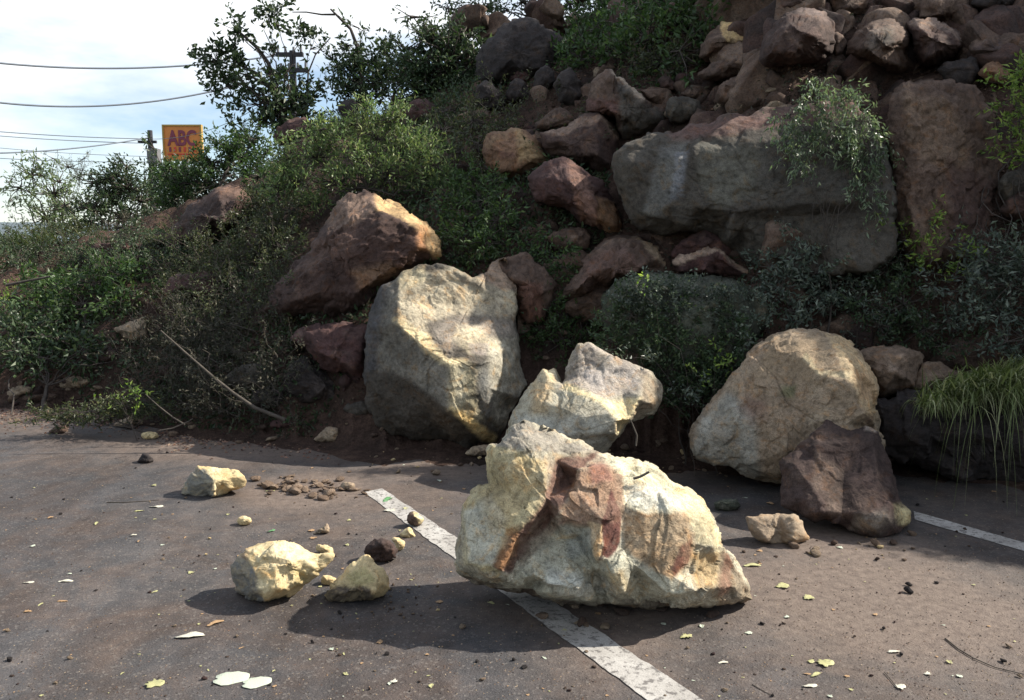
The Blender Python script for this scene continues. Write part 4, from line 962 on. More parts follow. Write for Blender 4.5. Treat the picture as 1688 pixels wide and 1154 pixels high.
  dict(pal='maroon', seed=119, cat='rock slab', th=.2, ctrl=[(900, 350, .06), (1040, 305, .12), (1070, 300, .1), (1110, 360, .16), (1170, 395, .1), (1000, 380, .2), (900, 375, .12)],
       patches=[([(850, 345), (900, 300), (1060, 262), (1200, 370), (1230, 410), (1180, 400), (1060, 300), (880, 360)], (.34, .25, .19), 2)])),
 ("boulder", "domed boulder with rusty scratched front", 'R7', [(372, 510), (400, 450), (440, 410), (470, 360), (500, 310), (560, 255), (620, 234), (700, 243), (780, 268), (830, 320), (872, 388), (830, 420), (740, 410), (660, 425), (600, 450), (500, 480), (430, 520)],
  dict(pal='brown', seed=120, th=.5, back=.8, ol_round=.4, patches=[([(690, 240), (790, 265), (872, 390), (830, 380), (760, 300)], (.42, .32, .22), 3, .85), ([(480, 330), (640, 280), (760, 380), (640, 410), (480, 470)], (.14, .085, .07), 7, .7)])),
 ("boulder", "brown boulder half under green creepers", 'R7', [(385, 540), (440, 490), (520, 455), (600, 435), (680, 450), (720, 540), (690, 620), (580, 625), (480, 600), (420, 580)], dict(pal='brown', seed=121)),
 ("boulder", "big mossy grey boulder draped with creepers", 'R7',
  [(560, 480), (600, 430), (645, 402), (760, 394), (880, 396), (1000, 405), (1120, 415), (1200, 440), (1265, 490), (1310, 550), (1315, 620), (1270, 690), (1200, 780), (1120, 900), (980, 960), (850, 900), (740, 800), (640, 700), (560, 600)],
  dict(d=7.0, pal='mossy', seed=122, th=.45, back=1.0, ol_round=.8, px_step=3.2, amp=.6, patches=[([(1150, 400), (1330, 500), (1330, 640), (1240, 600), (1220, 480)], (.27, .23, .16), 6, .8)])),
 ("boulder", "rusty upright boulder behind the hollow faced one", 'R7', [(95, 370), (145, 322), (225, 308), (262, 335), (330, 400), (362, 440), (340, 520), (300, 600), (230, 620), (190, 560), (180, 450)], dict(d=7.6, pal='brown', seed=123,
   patches=[([(180, 430), (300, 440), (300, 600), (200, 600)], (.17, .085, .062), 6, .8)])),
 ("rock_slab", "flat dusty tan ledge behind the rounded boulder", 'R8', [(590, 730), (640, 715), (760, 705), (860, 730), (880, 760), (860, 860), (850, 905), (760, 925), (690, 930), (640, 860)],
  dict(d=6.5, pal='mud', seed=124, cat='rock slab', th=.2, back=.9, floor=.3)),
 ("rock_slab", "broken tan ledge beside the drooping grass", 'R8', [(830, 900), (850, 830), (880, 780), (950, 770), (1040, 830), (1010, 880), (960, 900), (900, 915)], dict(d=6.45, pal='mud', seed=125, cat='rock slab')),
 ("boulder", "shaded grey brown mound above the drooping grass", 'R8', [(900, 770), (940, 720), (1010, 680), (1080, 668), (1160, 700), (1220, 760), (1230, 820), (1100, 840), (960, 830)], dict(d=6.75, pal='brown', seed=126, back=.9)),
 ("boulder", "black rock enlarged to stand in for the shade under the tan ledges", 'PX', [(1440, 730), (1445, 665), (1500, 650), (1580, 645), (1680, 640), (1760, 660), (1790, 740), (1720, 800), (1600, 790), (1500, 765)], dict(d=6.15, pal='dark', seed=127, amp=1.6, smooth=0, back=1.4, floor=-.1)),  # dark mass extended here to stand in for the bank's black shade
 ("rock_slab", "low slab catching light under the black rock", 'PX', [(1450, 732), (1475, 722), (1510, 718), (1545, 724), (1530, 738), (1480, 745)], dict(d=6.35, pal='grey', seed=128, cat='rock slab')),
 ("boulder", "rock at the right edge below the bright leaves", 'R4', [(1540, 1010), (1590, 960), (1660, 940), (1740, 980), (1740, 1100), (1600, 1150), (1550, 1080)], dict(pal='grey', seed=129)),
 ("boulder", "red brown rock at the right edge above the glossy shrub", 'R8', [(1200, 130), (1240, 60), (1300, 30), (1380, 50), (1400, 140), (1300, 170), (1230, 160)], dict(pal='reddark', seed=130)),
 ("boulder", "dark brown earth capped boulder left of the green bush", 'R5', [(690, 260), (740, 200), (800, 140), (870, 75), (930, 25), (1000, 5), (1060, 25), (1090, 90), (1060, 180), (1010, 250), (880, 280), (760, 290)],
  dict(pal='reddark', seed=131, back=1.2, th=.5, patches=[([(900, 20), (1050, 0), (1100, 90), (1000, 60)], (.25, .16, .12), 6, .7), ([(820, 110), (1000, 60), (1050, 200), (900, 260), (800, 260)], (.06, .045, .042), 8, .8)])),
 ("boulder", "red brown rock behind the tip of the green bush", 'R2', [(160, 760), (200, 700), (280, 655), (360, 655), (390, 700), (350, 770), (280, 810), (200, 810)], dict(pal='maroon', seed=132)),
 ("boulder", "dark rock showing between tree and green bush", 'R2', [(530, 600), (560, 555), (620, 545), (650, 600), (630, 690), (570, 700)], dict(pal='dark', seed=133)),
 ("boulder", "dim red rock right of the green bush tip", 'R2', [(900, 620), (940, 560), (1020, 545), (1080, 600), (1060, 680), (960, 700)], dict(pal='maroon', seed=134)),
 ("boulder", "red earth covered rock among the dry branches", 'R5', [(700, 470), (730, 410), (800, 390), (900, 390), (960, 420), (980, 500), (940, 540), (860, 490), (760, 490)], dict(pal='maroon', seed=135)),
 ("stone", "tan wedge stone poking out of the left shrubs", 'R5', [(492, 632), (540, 610), (605, 585), (640, 600), (635, 670), (570, 690), (530, 670)], dict(pal='tan', seed=136, cat='stone')),
 ("stone", "reddish stone lying beside the dark mound at far left", 'R5', [(640, 240), (680, 215), (720, 225), (780, 235), (760, 270), (680, 275)], dict(pal='brown', seed=137, cat='stone')),
 ("stone", "brown rubble rock on the left bank crest", 'R5', [(380, 290), (420, 265), (500, 262), (600, 265), (660, 285), (600, 305), (460, 310)], dict(pal='maroon', seed=138, cat='stone')),
]
for (nm, lab, reg, ol, kw) in HR:
    kw = dict(kw)
    pp = np.array(rg(reg, [o[:2] for o in ol]))
    if 'd' not in kw:
        cxm, ymn, ymx = pp[:, 0].mean(), pp[:, 1].min(), pp[:, 1].max()
        kw['d'] = hill_d(cxm, max(ymn * 0.08 + ymx * 0.92, -60)) - 0.12
        kw.setdefault('back', 1.3 * math.sqrt(np.ptp(pp[:, 0]) * np.ptp(pp[:, 1])) / FPX * kw['d'])
    kw.setdefault('px_step', 3.2); kw.setdefault('smooth', 1); kw.setdefault('ol_round', .2); kw.setdefault('amp', .85); kw.setdefault('hi', 1.0)
    cat = kw.pop('cat', 'boulder')
    rock(nm, lab, reg, ol, cat=cat, **kw)

# ------------------------------------------------------------------ generic small stones (shared meshes, single objects)
def pebble_mesh(name, seed, pal, flat=0.6, sub=3):
    import bmesh
    bm = bmesh.new()
    bmesh.ops.create_icosphere(bm, subdivisions=sub, radius=1)
    v = np.array([q.co[:] for q in bm.verts])
    r2 = np.random.default_rng(seed)
    for k in range(9):                       # plane cuts give broken faces
        n = r2.normal(size=3); n /= np.linalg.norm(n)
        h = r2.uniform(.45, .8)
        dd = v @ n
        v = v - np.outer(np.clip(dd - h, 0, None), n)
    v = v * (1 + 0.10 * fbm(v * 2 + seed, 3, seed)[:, None])
    v = v * np.array([1.0, r2.uniform(.6, .85), flat])
    v[:, 2] -= v[:, 2].min() * 0.85
    for q, c in zip(bm.verts, v): q.co = c
    me = bpy.data.meshes.new(name)
    bm.to_mesh(me); bm.free()
    A, B, D = [np.array(c) for c in PAL[pal]]
    w = sst(-.3, .3, fbm(v * 2.4, 3, seed + 2))[:, None]
    col = A * (1 - w) + (B if r2.random() < .5 else D) * w
    ca = me.color_attributes.new("tint", 'FLOAT_COLOR', 'POINT')
    c4 = np.ones((len(v), 4), np.float32); c4[:, :3] = col
    ca.data.foreach_set("color", c4.ravel())
    me.polygons.foreach_set("use_smooth", np.ones(len(me.polygons), bool))
    me.materials.append(M_ROCK if pal not in ('cream', 'pale') else M_FRESH_SMALL)
    return me
PEB = {p: [pebble_mesh("stone_" + p, s + 3 * i, p, f, 2) for i, (s, f) in enumerate(((1, .6), (8, .45), (15, .75), (23, .55)))] for p in ('cream', 'tan', 'brown', 'maroon', 'dark', 'mud', 'reddark')}
def put(me, name, loc, s, label, cat, group, rz=None, tilt=0.25):
    o = bpy.data.objects.new(name, me)
    C.objects.link(o)
    o.location = [float(a) for a in loc]
    if loc[2] < .01: o.location.z = max(0.0, float(terr(loc[0], loc[1])))
    o.scale = (s * random.uniform(.8, 1.2), s * random.uniform(.8, 1.2), s * random.uniform(.8, 1.1))
    o.rotation_euler = (random.uniform(-tilt, tilt), random.uniform(-tilt, tilt), random.uniform(0, 6.28) if rz is None else rz)
    return tag(o, label, cat, group)
# rubble on the slope
cnt = 0
tries = 0
while cnt < 230 and tries < 4000:
    tries += 1
    zone = random.random()
    if zone < 0.55: px, py = random.uniform(760, 1688), random.uniform(20, 420)
    elif zone < 0.8: px, py = random.uniform(1080, 1290), random.uniform(130, 200)
    elif zone < .93: px, py = random.uniform(0, 700), random.uniform(400, 690)
    else: px, py = random.uniform(1300, 1688), random.uniform(560, 720)
    d = hill_d(px, py)
    if d > 14.3 or d < 7.0: continue
    q = P(px, py, d)
    s = random.choice((.05, .07, .09, .13, .18)) * random.uniform(.8, 1.3)
    put(random.choice(PEB[random.choice(('brown', 'maroon', 'reddark', 'brown', 'tan'))]), "rubble_stone", (q[0], q[1], q[2] - .3 * s), s, "loose red brown stone in the rubble of the slope", "stone", "loose stones on the slope", tilt=.8)
    cnt += 1
# bigger rubble between the named boulders
BIG = [pebble_mesh("rubble_" + p, 60 + i * 5, p, .75, 4) for i, p in enumerate(('reddark', 'brown', 'brown', 'reddark', 'reddark', 'brown'))]
for k in range(290):
    px, py = (random.uniform(770, 1720), random.uniform(-40, 240)) if k < 200 else ((random.uniform(850, 1500), random.uniform(380, 620)) if k < 260 else (random.uniform(620, 1000), random.uniform(150, 420)))
    d = hill_d(px, py)
    if d > 14.4: continue
    q = P(px, py, d)
    s = random.uniform(.12, .42) * (1.25 if py < 120 else .85)
    put(random.choice(BIG), "rubble_boulder", (q[0], q[1] + .1, q[2] - .55 * s), s, "dim angular rock wedged in the gaps of the slide", "rock", "rocks wedged in the gaps of the slide", tilt=.9)
# stones along the toe of the slide on the road
for k in range(190):
    px = random.uniform(20, 1120); py = 700 + 30 * (px / 1100) + random.uniform(-8, 26)
    if px < 250: py -= 30
    q = G(px, py)
    s = random.choice((.012, .018, .025, .035, .05)) * random.uniform(.8, 1.3)
    put(random.choice(PEB[random.choice(('brown', 'tan', 'mud', 'maroon'))]), "stone_fragment", q, s, "small brown stone fragment along the foot of the slide", "stone", "stone fragments at the foot of the slide")
for k in range(120):
    if k < 70: px, py = random.uniform(560, 1200), random.gauss(768, 12)
    elif k < 100: px, py = random.uniform(1180, 1520), random.gauss(900, 14)
    else: px, py = random.gauss(1000, 130), random.gauss(1018, 14)
    s = random.choice((.007, .010, .015, .022, .032)) * random.uniform(.8, 1.3)
    put(random.choice(PEB[random.choice(('tan', 'mud', 'brown', 'cream', 'tan'))]), "stone_fragment", G(px, max(745, py)), s, "broken stone crumb fallen beside one of the big pale boulders", "stone", "crumbs around the big pale boulders")
for k in range(90):
    px = random.uniform(-20, 480); py = 655 + 45 * (px / 480) + random.gauss(6, 9)
    s = random.choice((.02, .03, .045, .06, .09)) * random.uniform(.7, 1.2)
    put(random.choice(PEB[random.choice(('tan', 'brown', 'brown', 'reddark', 'mud'))]), "broken_stone", G(px, py), s, "broken stone in the loose band along the left road edge", "stone", "broken stones along the left road edge", tilt=.4)
# mud clods between the yellow stones
MUDM = [pebble_mesh('clod', 200 + i, 'mud', .45, 2) for i in range(4)]
for k in range(150):
    px = random.gauss(505, 48); py = 806 + random.gauss(0, 9) + (px - 505) * .06
    if not 415 < px < 640: continue
    s = random.choice((.005, .008, .012, .016, .024, .034, .05)) * random.uniform(.7, 1.3)
    put(random.choice(MUDM), "mud_clod", G(px, py), s, "flat crumbled mud clod in the patch behind the yellow stones", "mud clod", "mud clods on the left lane", tilt=.4)
for k in range(26):
    px = random.gauss(655, 25); py = random.gauss(1003 if k % 2 else 972, 8)
    put(random.choice(PEB['mud']), "earth_crumb", G(px, py), random.uniform(.006, .013), "tiny red earth crumb near the pyramid shaped stone", "earth crumb", "red crumbs near the pyramid stone")
# scattered chips on the asphalt
for k in range(220):
    px = random.uniform(0, 1688); py = random.uniform(760, 1150)
    q = G(px, py)
    s = random.choice((.004, .006, .008, .012)) * random.uniform(.8, 1.4)
    pal = random.choice(('tan', 'tan', 'brown', 'dark', 'dark', 'maroon'))
    put(random.choice(PEB[pal]), "stone_chip", q, s, "tiny stone chip scattered on the open asphalt", "stone chip", "stone chips on the asphalt")
for (px, py, s, lab, pal) in [
    (1497, 978, .028, "thickest black bark lump on the right lane", 'dark'), (1498, 966, .018, "dark bark bit behind the thickest black lump", 'dark'),
    (1544, 962, .016, "dark bit next to a pale leaf on the right lane", 'dark'), (1256, 1029, .018, "flat black sliver right of the striped boulder", 'dark'),
    (1654, 1091, .018, "black bit near the long root at the right edge", 'dark'), (16, 1090, .022, "black clod at the left edge of the road", 'dark'),
    (340, 915, .011, "yellow chip beside a leaf on the left lane", 'cream'), (345, 888, .014, "pale chip left of the largest yellow stone", 'cream'),
    (1457, 1037, .014, "dark bit in the middle of the right lane", 'dark'), (270, 915, .012, "flat brown chip on the left lane", 'brown'),
    (158, 974, .014, "dark broken clod on the far left lane", 'dark'), (480, 890, .01, "small tan chip above the largest yellow stone", 'tan'),
    (100, 848, .016, "lone black clod in the sunlit left lane", 'dark'), (224, 772, .014, "black clod behind the grey faceted stone", 'dark')]:
    put(random.choice(PEB[pal]), "stone_chip" if pal not in ('dark',) else "clod", G(px, py), s, lab, "stone chip" if pal != 'dark' else "clod", None)

# fine grit, uncountable
def grit(name, label, n, fn, s0, s1, mat, tint, kind='stuff'):
    t = np.array([[0, 0, 1], [0.94, 0, -.33], [-.47, .82, -.33], [-.47, -.82, -.33]])
    f = np.array([[0, 1, 2], [0, 2, 3], [0, 3, 1], [1, 3, 2]])
    c = fn(n)
    n = len(c)
    s = rng.uniform(s0, s1, n) ** 1.0
    V = (rng.normal(size=(n, 4, 3)) * .25 + t[None]) * s[:, None, None] * np.array([1.3, 1, .7]) + c[:, None, :]
    T = (f[None] + 4 * np.arange(n)[:, None, None]).reshape(-1, 3)
    tint = np.array(tint)
    col = np.repeat(tint[rng.integers(0, len(tint), n)] * rng.uniform(.7, 1.3, (n, 1)), 4, 0)
    o = link(name, new_mesh(name, V.reshape(-1, 3), tris=T, col=col, smooth=False), mat)
    return tag(o, label, "grit", kind=kind)
def f_road(n):
    px = rng.uniform(-60, 1750, n); py = 730 + 430 * rng.uniform(0, 1, n) ** 0.8
    q = G(px, py); return q + (0, 0, .001)
grit("road_grit", "fine pale and brown grit strewn over the asphalt", 9000, f_road, .0012, .0042, M_ROCK, [(.30, .24, .17), (.14, .09, .07), (.05, .045, .04), (.22, .17, .13)])
def f_toe(n):
    px = rng.uniform(0, 1200, n); py = 700 + 38 * px / 1100 + rng.normal(0, 13, n); py = np.where(px < 260, py - 25, py)
    return G(px, py) + (0, 0, .002)
grit("toe_gravel", "red brown gravel along the foot of the slide", 12000, f_toe, .003, .017, M_ROCK, [(.2, .12, .09), (.12, .07, .055), (.26, .19, .14), (.07, .05, .045)])
def f_slope(n):
    px = rng.uniform(760, 1688, n * 3); r_ = rng.uniform(7.2, 15, n * 3)
    az = np.arctan((px - 844) / FPX); x, y = r_ * np.sin(az), r_ * np.cos(az)
    m = fbm(np.stack([x, y, x * 0], -1) * 1.1, 3, 77) > -0.05
    x, y = x[m][:n], y[m][:n]
    return np.stack([x, y, terr(x, y) + .01], -1)
grit("slope_gravel", "loose red brown gravel covering the bare slope", 14000, f_slope, .008, .030, M_ROCK, [(.11, .07, .055), (.08, .05, .042), (.15, .10, .075), (.05, .038, .035)])

# ------------------------------------------------------------------ vegetation builders
DENS = 1.55
def tubes(paths, sides=5):
    """paths: list of (points Nx3, radii N)"""
    V, Q = [], []
    base = 0
    ang = np.linspace(0, 2 * math.pi, sides, endpoint=False)
    for pts, rad in paths:
        pts = np.asarray(pts, float); rad = np.asarray(rad, float)
        t = np.gradient(pts, axis=0); t /= np.linalg.norm(t, axis=1)[:, None] + 1e-9
        ref = np.array([0.3, 0.2, 1.0]); ref = ref / np.linalg.norm(ref)
        a = np.cross(t, ref); a /= np.linalg.norm(a, axis=1)[:, None] + 1e-9
        b = np.cross(t, a)
        ring = pts[:, None] + rad[:, None, None] * (np.cos(ang)[None, :, None] * a[:, None] + np.sin(ang)[None, :, None] * b[:, None])
        V.append(ring.reshape(-1, 3))
        n = len(pts)
        i = base + np.arange(n * sides).reshape(n, sides)
        Q.append(np.stack([i[:-1], np.roll(i[:-1], -1, 1), np.roll(i[1:], -1, 1), i[1:]], -1).reshape(-1, 4))
        base += n * sides
    return np.vstack(V), np.vstack(Q)
def wander(a, b, n, jit, r, sag=0.0):
    t = np.linspace(0, 1, n)[:, None]
    L = np.linalg.norm(np.array(b) - a)
    p = np.array(a) * (1 - t) + np.array(b) * t
    off = np.cumsum(r.normal(size=(n, 3)), 0); off -= off[0] + (off[-1] - off[0]) * t
    p = p + off * jit * L / math.sqrt(n)
    p[:, 2] += sag * L * 4 * (t * (1 - t))[:, 0]
    return p
def leaf_cloud(cent, dirs, length, width, r, bend=0.25):
    """4-vertex folded leaves, one per centre"""
    n = len(cent)
    d = dirs / (np.linalg.norm(dirs, axis=1)[:, None] + 1e-9)
    rnd = r.normal(size=(n, 3))
    s = np.cross(d, rnd); s /= np.linalg.norm(s, axis=1)[:, None] + 1e-9
    up = np.cross(s, d)
    L = length[:, None]; Wd = width[:, None]
    a = cent; c = cent + d * L - up * L * bend
    b = cent + d * L * .45 + s * Wd * .5 + up * L * .06
    e = cent + d * L * .45 - s * Wd * .5 + up * L * .06
    V = np.stack([a, b, c, e], 1).reshape(-1, 3)
    Q = np.arange(4 * n).reshape(n, 4)
    return V, Q
def plant(name, label, cat, blobs, d, mat, leaf=9, dens=2.2, root=None, stem_r=.03, group=None, seed=0, aspect=.45, up=.25, out=.6, twig=5, jit=.13, droop=0, part='foliage', bark=None, dz=1.0, shell=.55,
          twigvis=True, spread=1.0, clusters=1.0, follow=None):
    """blobs: (px, py, rx, ry[, density]); leaf in picture pixels at distance d"""
    r = np.random.default_rng(seed + 500)
    bl = [tuple(b) + (1.0,) * (5 - len(b)) for b in blobs]
    k = d / FPX
    Ls = leaf * k
    cs, ds, tw = [], [], []
    anch = []
    for (px, py, rx, ry, dn) in bl:
        db = d if follow is None else min(hill_d(px, min(py + ry * .5, 720)), d + 3) - follow
        c = P(px, py, db) + (0, r.normal() * rx * k * .3 * dz, 0)
        anch.append(c)
        nl = int(DENS * dens * dn * math.pi * rx * ry / (0.22 * leaf * leaf))
        ncl = max(4, int(nl / 14 * clusters))
        v = r.normal(size=(ncl, 3)); v /= np.linalg.norm(v, axis=1)[:, None]
        rad = (r.uniform(0, 1, ncl) ** (1 / 3 if shell < .9 else .2)) * (0.92 + .2 * r.normal(size=ncl) * spread)
        cc = c + v * rad[:, None] * np.array([rx * k, rx * k * dz, ry * k])
        dirc = v * out + np.array([0, 0, up]) + r.normal(size=(ncl, 3)) * .35
        dirc /= np.linalg.norm(dirc, axis=1)[:, None]
        tl = Ls * r.uniform(1.6, 3.6, ncl)
        idx = r.integers(0, ncl, nl)
        t = r.uniform(0, 1, nl)
        lc = cc[idx] + dirc[idx] * (tl[idx] * t)[:, None] + r.normal(size=(nl, 3)) * Ls * .45
        lc[:, 2] -= droop * Ls * t * 2
        ld = dirc[idx] * .6 + r.normal(size=(nl, 3)) * .75
        ld[:, 2] -= droop
        cs.append(lc); ds.append(ld)
        if twigvis:
            for q in range(0, ncl, max(1, ncl // 40)):
                tw.append((c, cc[q], cc[q] + dirc[q] * tl[q]))
    cs, ds = np.vstack(cs), np.vstack(ds)
    n = len(cs)
    V, Q = leaf_cloud(cs, ds, Ls * r.uniform(.4, 1.5, n), Ls * aspect * r.uniform(.7, 1.2, n), r)
    if root is None:
        bx, by = bl[0][0], max(b[1] + b[3] for b in bl)
        rt = P(bx, by, d); rt[2] = min(rt[2], max(0.0, float(terr(rt[0], rt[1]))) + 0.0)
    elif len(root) == 2:
        rt = P(root[0], root[1], d)
        rt[2] = max(0.0, float(terr(rt[0], rt[1]))) - .05 if rt[1] < 40 else 0
    else:
        rt = np.array(root, float)
    e = empty(name, rt, label, cat, group)
    link(part, new_mesh(part, V - rt, quads=Q, smooth=False), mat, e)['kind'] = 'stuff'
    paths = []
    mean = np.mean(anch, 0)
    hub = rt * .55 + mean * .45
    paths.append((wander(rt, hub, 7, jit * .6, r), np.linspace(stem_r, stem_r * .6, 7)))
    for c in anch:
        p = wander(hub, c, 9, jit, r)
        paths.append((p, np.linspace(stem_r * .35, stem_r * .10, 9)))
    for (c, a, b) in tw:
        mid = (a + b) / 2
        p = np.array([c + (a - c) * .0, c + (a - c) * .5 + r.normal(size=3) * .03 * np.linalg.norm(a - c), a, b])
        paths.append((p, np.array([.35, .22, .14, .05]) * stem_r * .8))
    V, Q = tubes(paths, 4)
    link("trunk" if cat == 'tree' else "stem", new_mesh("stem", V - rt, quads=Q), bark or M_BARK, e)
    return e

# ---- trees above the slope
DT = 14.0
tr = plant("tree", "dark leafed tree reaching out in front of the utility pole", "tree",
  [(392, 52, 14, 20), (385, 85, 10, 16), (360, 102, 26, 26), (350, 80, 14, 14, .7), (372, 140, 24, 22), (400, 100, 16, 24, .5), (350, 150, 12, 14, .8), (395, 182, 12, 12, .6), (452, 12, 16, 14), (458, 42, 14, 14), (448, 30, 10, 10),
   (500, 58, 18, 14), (512, 80, 10, 8, .6), (450, 92, 20, 12, .5), (440, 170, 34, 24), (480, 158, 36, 30), (460, 195, 34, 22), (500, 190, 30, 26), (430, 210, 20, 16, .8), (400, 215, 12, 12, .6), (520, 140, 18, 14, .6),
   (410, 130, 12, 10, .5), (385, 205, 12, 14, .5), (450, 130, 24, 14, .7)],
  DT, L_DARK, leaf=10, dens=1.9, root=(500, 262), stem_r=.05, seed=1, out=.4, aspect=.6, dz=.8)
def branch(parent, name, pix, d, r0, r1, mat=M_BARK):
    pts = np.array([P(a, b, d + (c[0] if c else 0)) for a, b, *c in pix])
    t = np.linspace(0, len(pts) - 1, (len(pts) - 1) * 5 + 1)
    pts = np.stack([np.interp(t, np.arange(len(pts)), pts[:, k]) for k in range(3)], -1)
    V, Q = tubes([(pts, np.linspace(r0, r1, len(pts)))], 6)
    base = np.array(parent.location) if parent else np.zeros(3)
    o = link(name, new_mesh(name, V - base, quads=Q), mat, parent)
    return o
branch(tr, "branch", [(500, 250), (470, 200), (452, 150), (443, 105), (425, 80), (405, 62), (392, 50)], DT, .06, .015)
branch(tr, "branch", [(450, 150), (425, 122), (400, 110), (380, 95), (365, 100)], DT, .035, .012)
branch(tr, "branch", [(452, 150), (430, 135), (412, 125), (385, 118)], DT, .03, .01)
branch(tr, "branch", [(505, 200), (508, 120), (520, 90), (545, 62)], DT, .02, .008)
t2 = plant("tree", "dark tree with a bare hooked branch over its crown", "tree",
  [(590, 110, 26, 18), (560, 105, 26, 18, .8), (545, 95, 18, 14, .6), (610, 100, 24, 18), (640, 92, 22, 18), (620, 140, 34, 26), (580, 138, 30, 22), (650, 130, 30, 26), (590, 170, 36, 16), (560, 150, 20, 14, .6), (575, 75, 20, 14, .35), (590, 45, 18, 16, .22)],
  14.3, L_DARK, leaf=9.5, dens=2.4, root=(600, 215), stem_r=.045, seed=2)
branch(t2, "branch", [(600, 210), (596, 130), (594, 100), (588, 75), (578, 48), (560, 30), (545, 15)], 14.2, .05, .016)
branch(t2, "branch", [(552, 24), (530, 24), (505, 20), (482, 20)], 14.2, .018, .008)
plant("tree", "dense green tree left of the huge skyline boulder", "tree",
  [(720, 70, 36, 26), (745, 100, 40, 34), (700, 110, 36, 30), (760, 60, 26, 20), (735, 140, 40, 22), (690, 145, 28, 20), (775, 110, 24, 34), (670, 120, 22, 26, .8), (668, 80, 20, 18, .4), (690, 50, 24, 18, .35), (680, 25, 22, 14, .18)],
  13.3, L_DARK, leaf=9, dens=2.4, root=(740, 170), stem_r=.09, seed=3)
plant("tree", "thin leaved tree hanging over the skyline gap at the top", "tree",
  [(740, 15, 26, 16, .7), (775, 30, 24, 20, .8), (800, 8, 26, 14), (835, 20, 22, 14, .6), (860, 5, 30, 14), (900, 10, 28, 16), (925, 25, 20, 16, .8), (800, 42, 20, 14, .7), (760, 45, 18, 16, .7), (940, 0, 30, 20), (880, 28, 18, 10, .5)],
  15.2, L_DARK, leaf=8, dens=1.35, root=(960, 40), stem_r=.07, seed=4)
plant("shrub", "dense dark green shrub mass at the top centre", "shrub",
  [(960, 60, 34, 30), (1000, 30, 40, 30), (1060, 20, 44, 34), (1110, 40, 36, 36), (960, 95, 32, 22), (1010, 80, 34, 26), (1140, 10, 40, 30), (1070, 70, 40, 26), (990, 0, 40, 24), (1200, -10, 50, 26), (1120, 85, 28, 26, .6), (1150, 60, 26, 26, .7)],
  14.3, L_MID, leaf=9, dens=1.5, root=(1040, 110), stem_r=.05, seed=5, follow=0.3)
plant("shrub", "olive twiggy growth under the shrub mass", "shrub", [(1090, 100, 36, 20), (1130, 110, 26, 18), (1060, 105, 26, 14), (1150, 85, 20, 18, .7)], 13.2, L_OLIVE, leaf=6, dens=1.0, root=(1100, 125), stem_r=.03, seed=6, follow=0.15)
# ---- unseen trees added on the right ridge so their crowns shade the upper slope
for i, (x, y, zc, rr) in enumerate(((7.9, 11.6, 9.4, 1.15), (8.6, 13.4, 9.9, 1.3), (7.6, 15.4, 10.2, 1.4), (10.2, 11.4, 9.2, 1.2), (9.6, 15.8, 10.6, 1.5), (5.6, 16.6, 10.9, 1.4), (6.9, 13.4, 9.5, 1.2), (7.0, 10.3, 8.3, 1.0))):
    dd = y * cp - (zc - CAM_H) * sp
    pxx = 844 + x / dd * FPX
    pyy = 577 - ((zc - CAM_H) * cp + y * sp) / dd * FPX
    k_ = rr / dd * FPX
    plant("tree", ["unseen bushy shade tree on the ridge just right of the view", "taller unseen shade tree on the ridge behind the bushy one", "low spreading unseen shade tree above the road bank at right", "broad unseen shade tree set back on the ridge",
                   "far unseen shade tree on top of the ridge", "unseen shade tree on top of the ridge above the rounded boulders", "unseen bushy shade sapling on the ridge near the top right corner", "unseen leafy shade sapling on the bank right of the tall brown face"][i], "tree",
          [(pxx + random.uniform(-.8, .8) * k_, pyy + random.uniform(-.5, .6) * k_, k_ * .62, k_ * .5) for _ in range(7)], dd, L_MID, leaf=13 * 14 / dd, dens=1.1, root=(x, y, float(terr(x, y))), stem_r=.12, seed=60 + i)
# ---- bushes in the middle
plant("bush", "bright green bush with yellow tips above the dark red boulder", "bush",
  [(600, 185, 14, 18), (585, 205, 14, 20), (655, 190, 16, 16), (520, 235, 12, 22), (465, 290, 14, 26), (640, 200, 26, 20), (620, 225, 40, 26), (560, 225, 26, 22), (530, 215, 18, 16), (660, 240, 36, 30), (700, 250, 30, 30), (590, 260, 44, 30), (520, 260, 36, 30), (475, 260, 26, 24), (640, 290, 46, 30), (560, 300, 44, 26),
   (490, 300, 36, 28), (700, 295, 34, 30), (460, 310, 24, 24), (730, 320, 22, 18, .7), (515, 335, 30, 18), (720, 275, 26, 24)],
  9.4, L_BRIGHT, leaf=9, dens=1.9, root=(620, 330), stem_r=.03, seed=7, aspect=.3, up=1.1, out=.45)
plant("bush", "dull olive bush right of the bright green bush", "bush",
  [(740, 180, 30, 20), (780, 200, 34, 26), (730, 215, 30, 22), (790, 240, 28, 24), (760, 250, 26, 20), (820, 215, 20, 26, .6), (700, 190, 20, 18, .8), (835, 190, 16, 22, .5)], 10.8, L_OLIVE, leaf=7, dens=1.3, root=(760, 290), stem_r=.03, seed=8, follow=0.35, aspect=.35)
plant("bush", "dark green bush between bright bush and reddish boulders", "bush",
  [(780, 300, 34, 26), (800, 330, 34, 26), (750, 330, 26, 24), (770, 365, 34, 26), (820, 365, 30, 26), (800, 400, 30, 20), (760, 395, 28, 18), (830, 300, 18, 20, .7)], 9.3, L_MID, leaf=8, dens=1.5, root=(790, 420), stem_r=.03, seed=9, follow=0.35)
plant("shrub", "green leafy shrub right of the hollow faced boulder top", "shrub",
  [(880, 410, 30, 12), (920, 425, 30, 16), (910, 450, 22, 14, .7), (870, 400, 20, 10, .7), (780, 430, 28, 12), (930, 440, 18, 14)], 7.9, L_MID, leaf=8, dens=1.4, seed=10, follow=0.1, root=(900, 455), stem_r=.015)
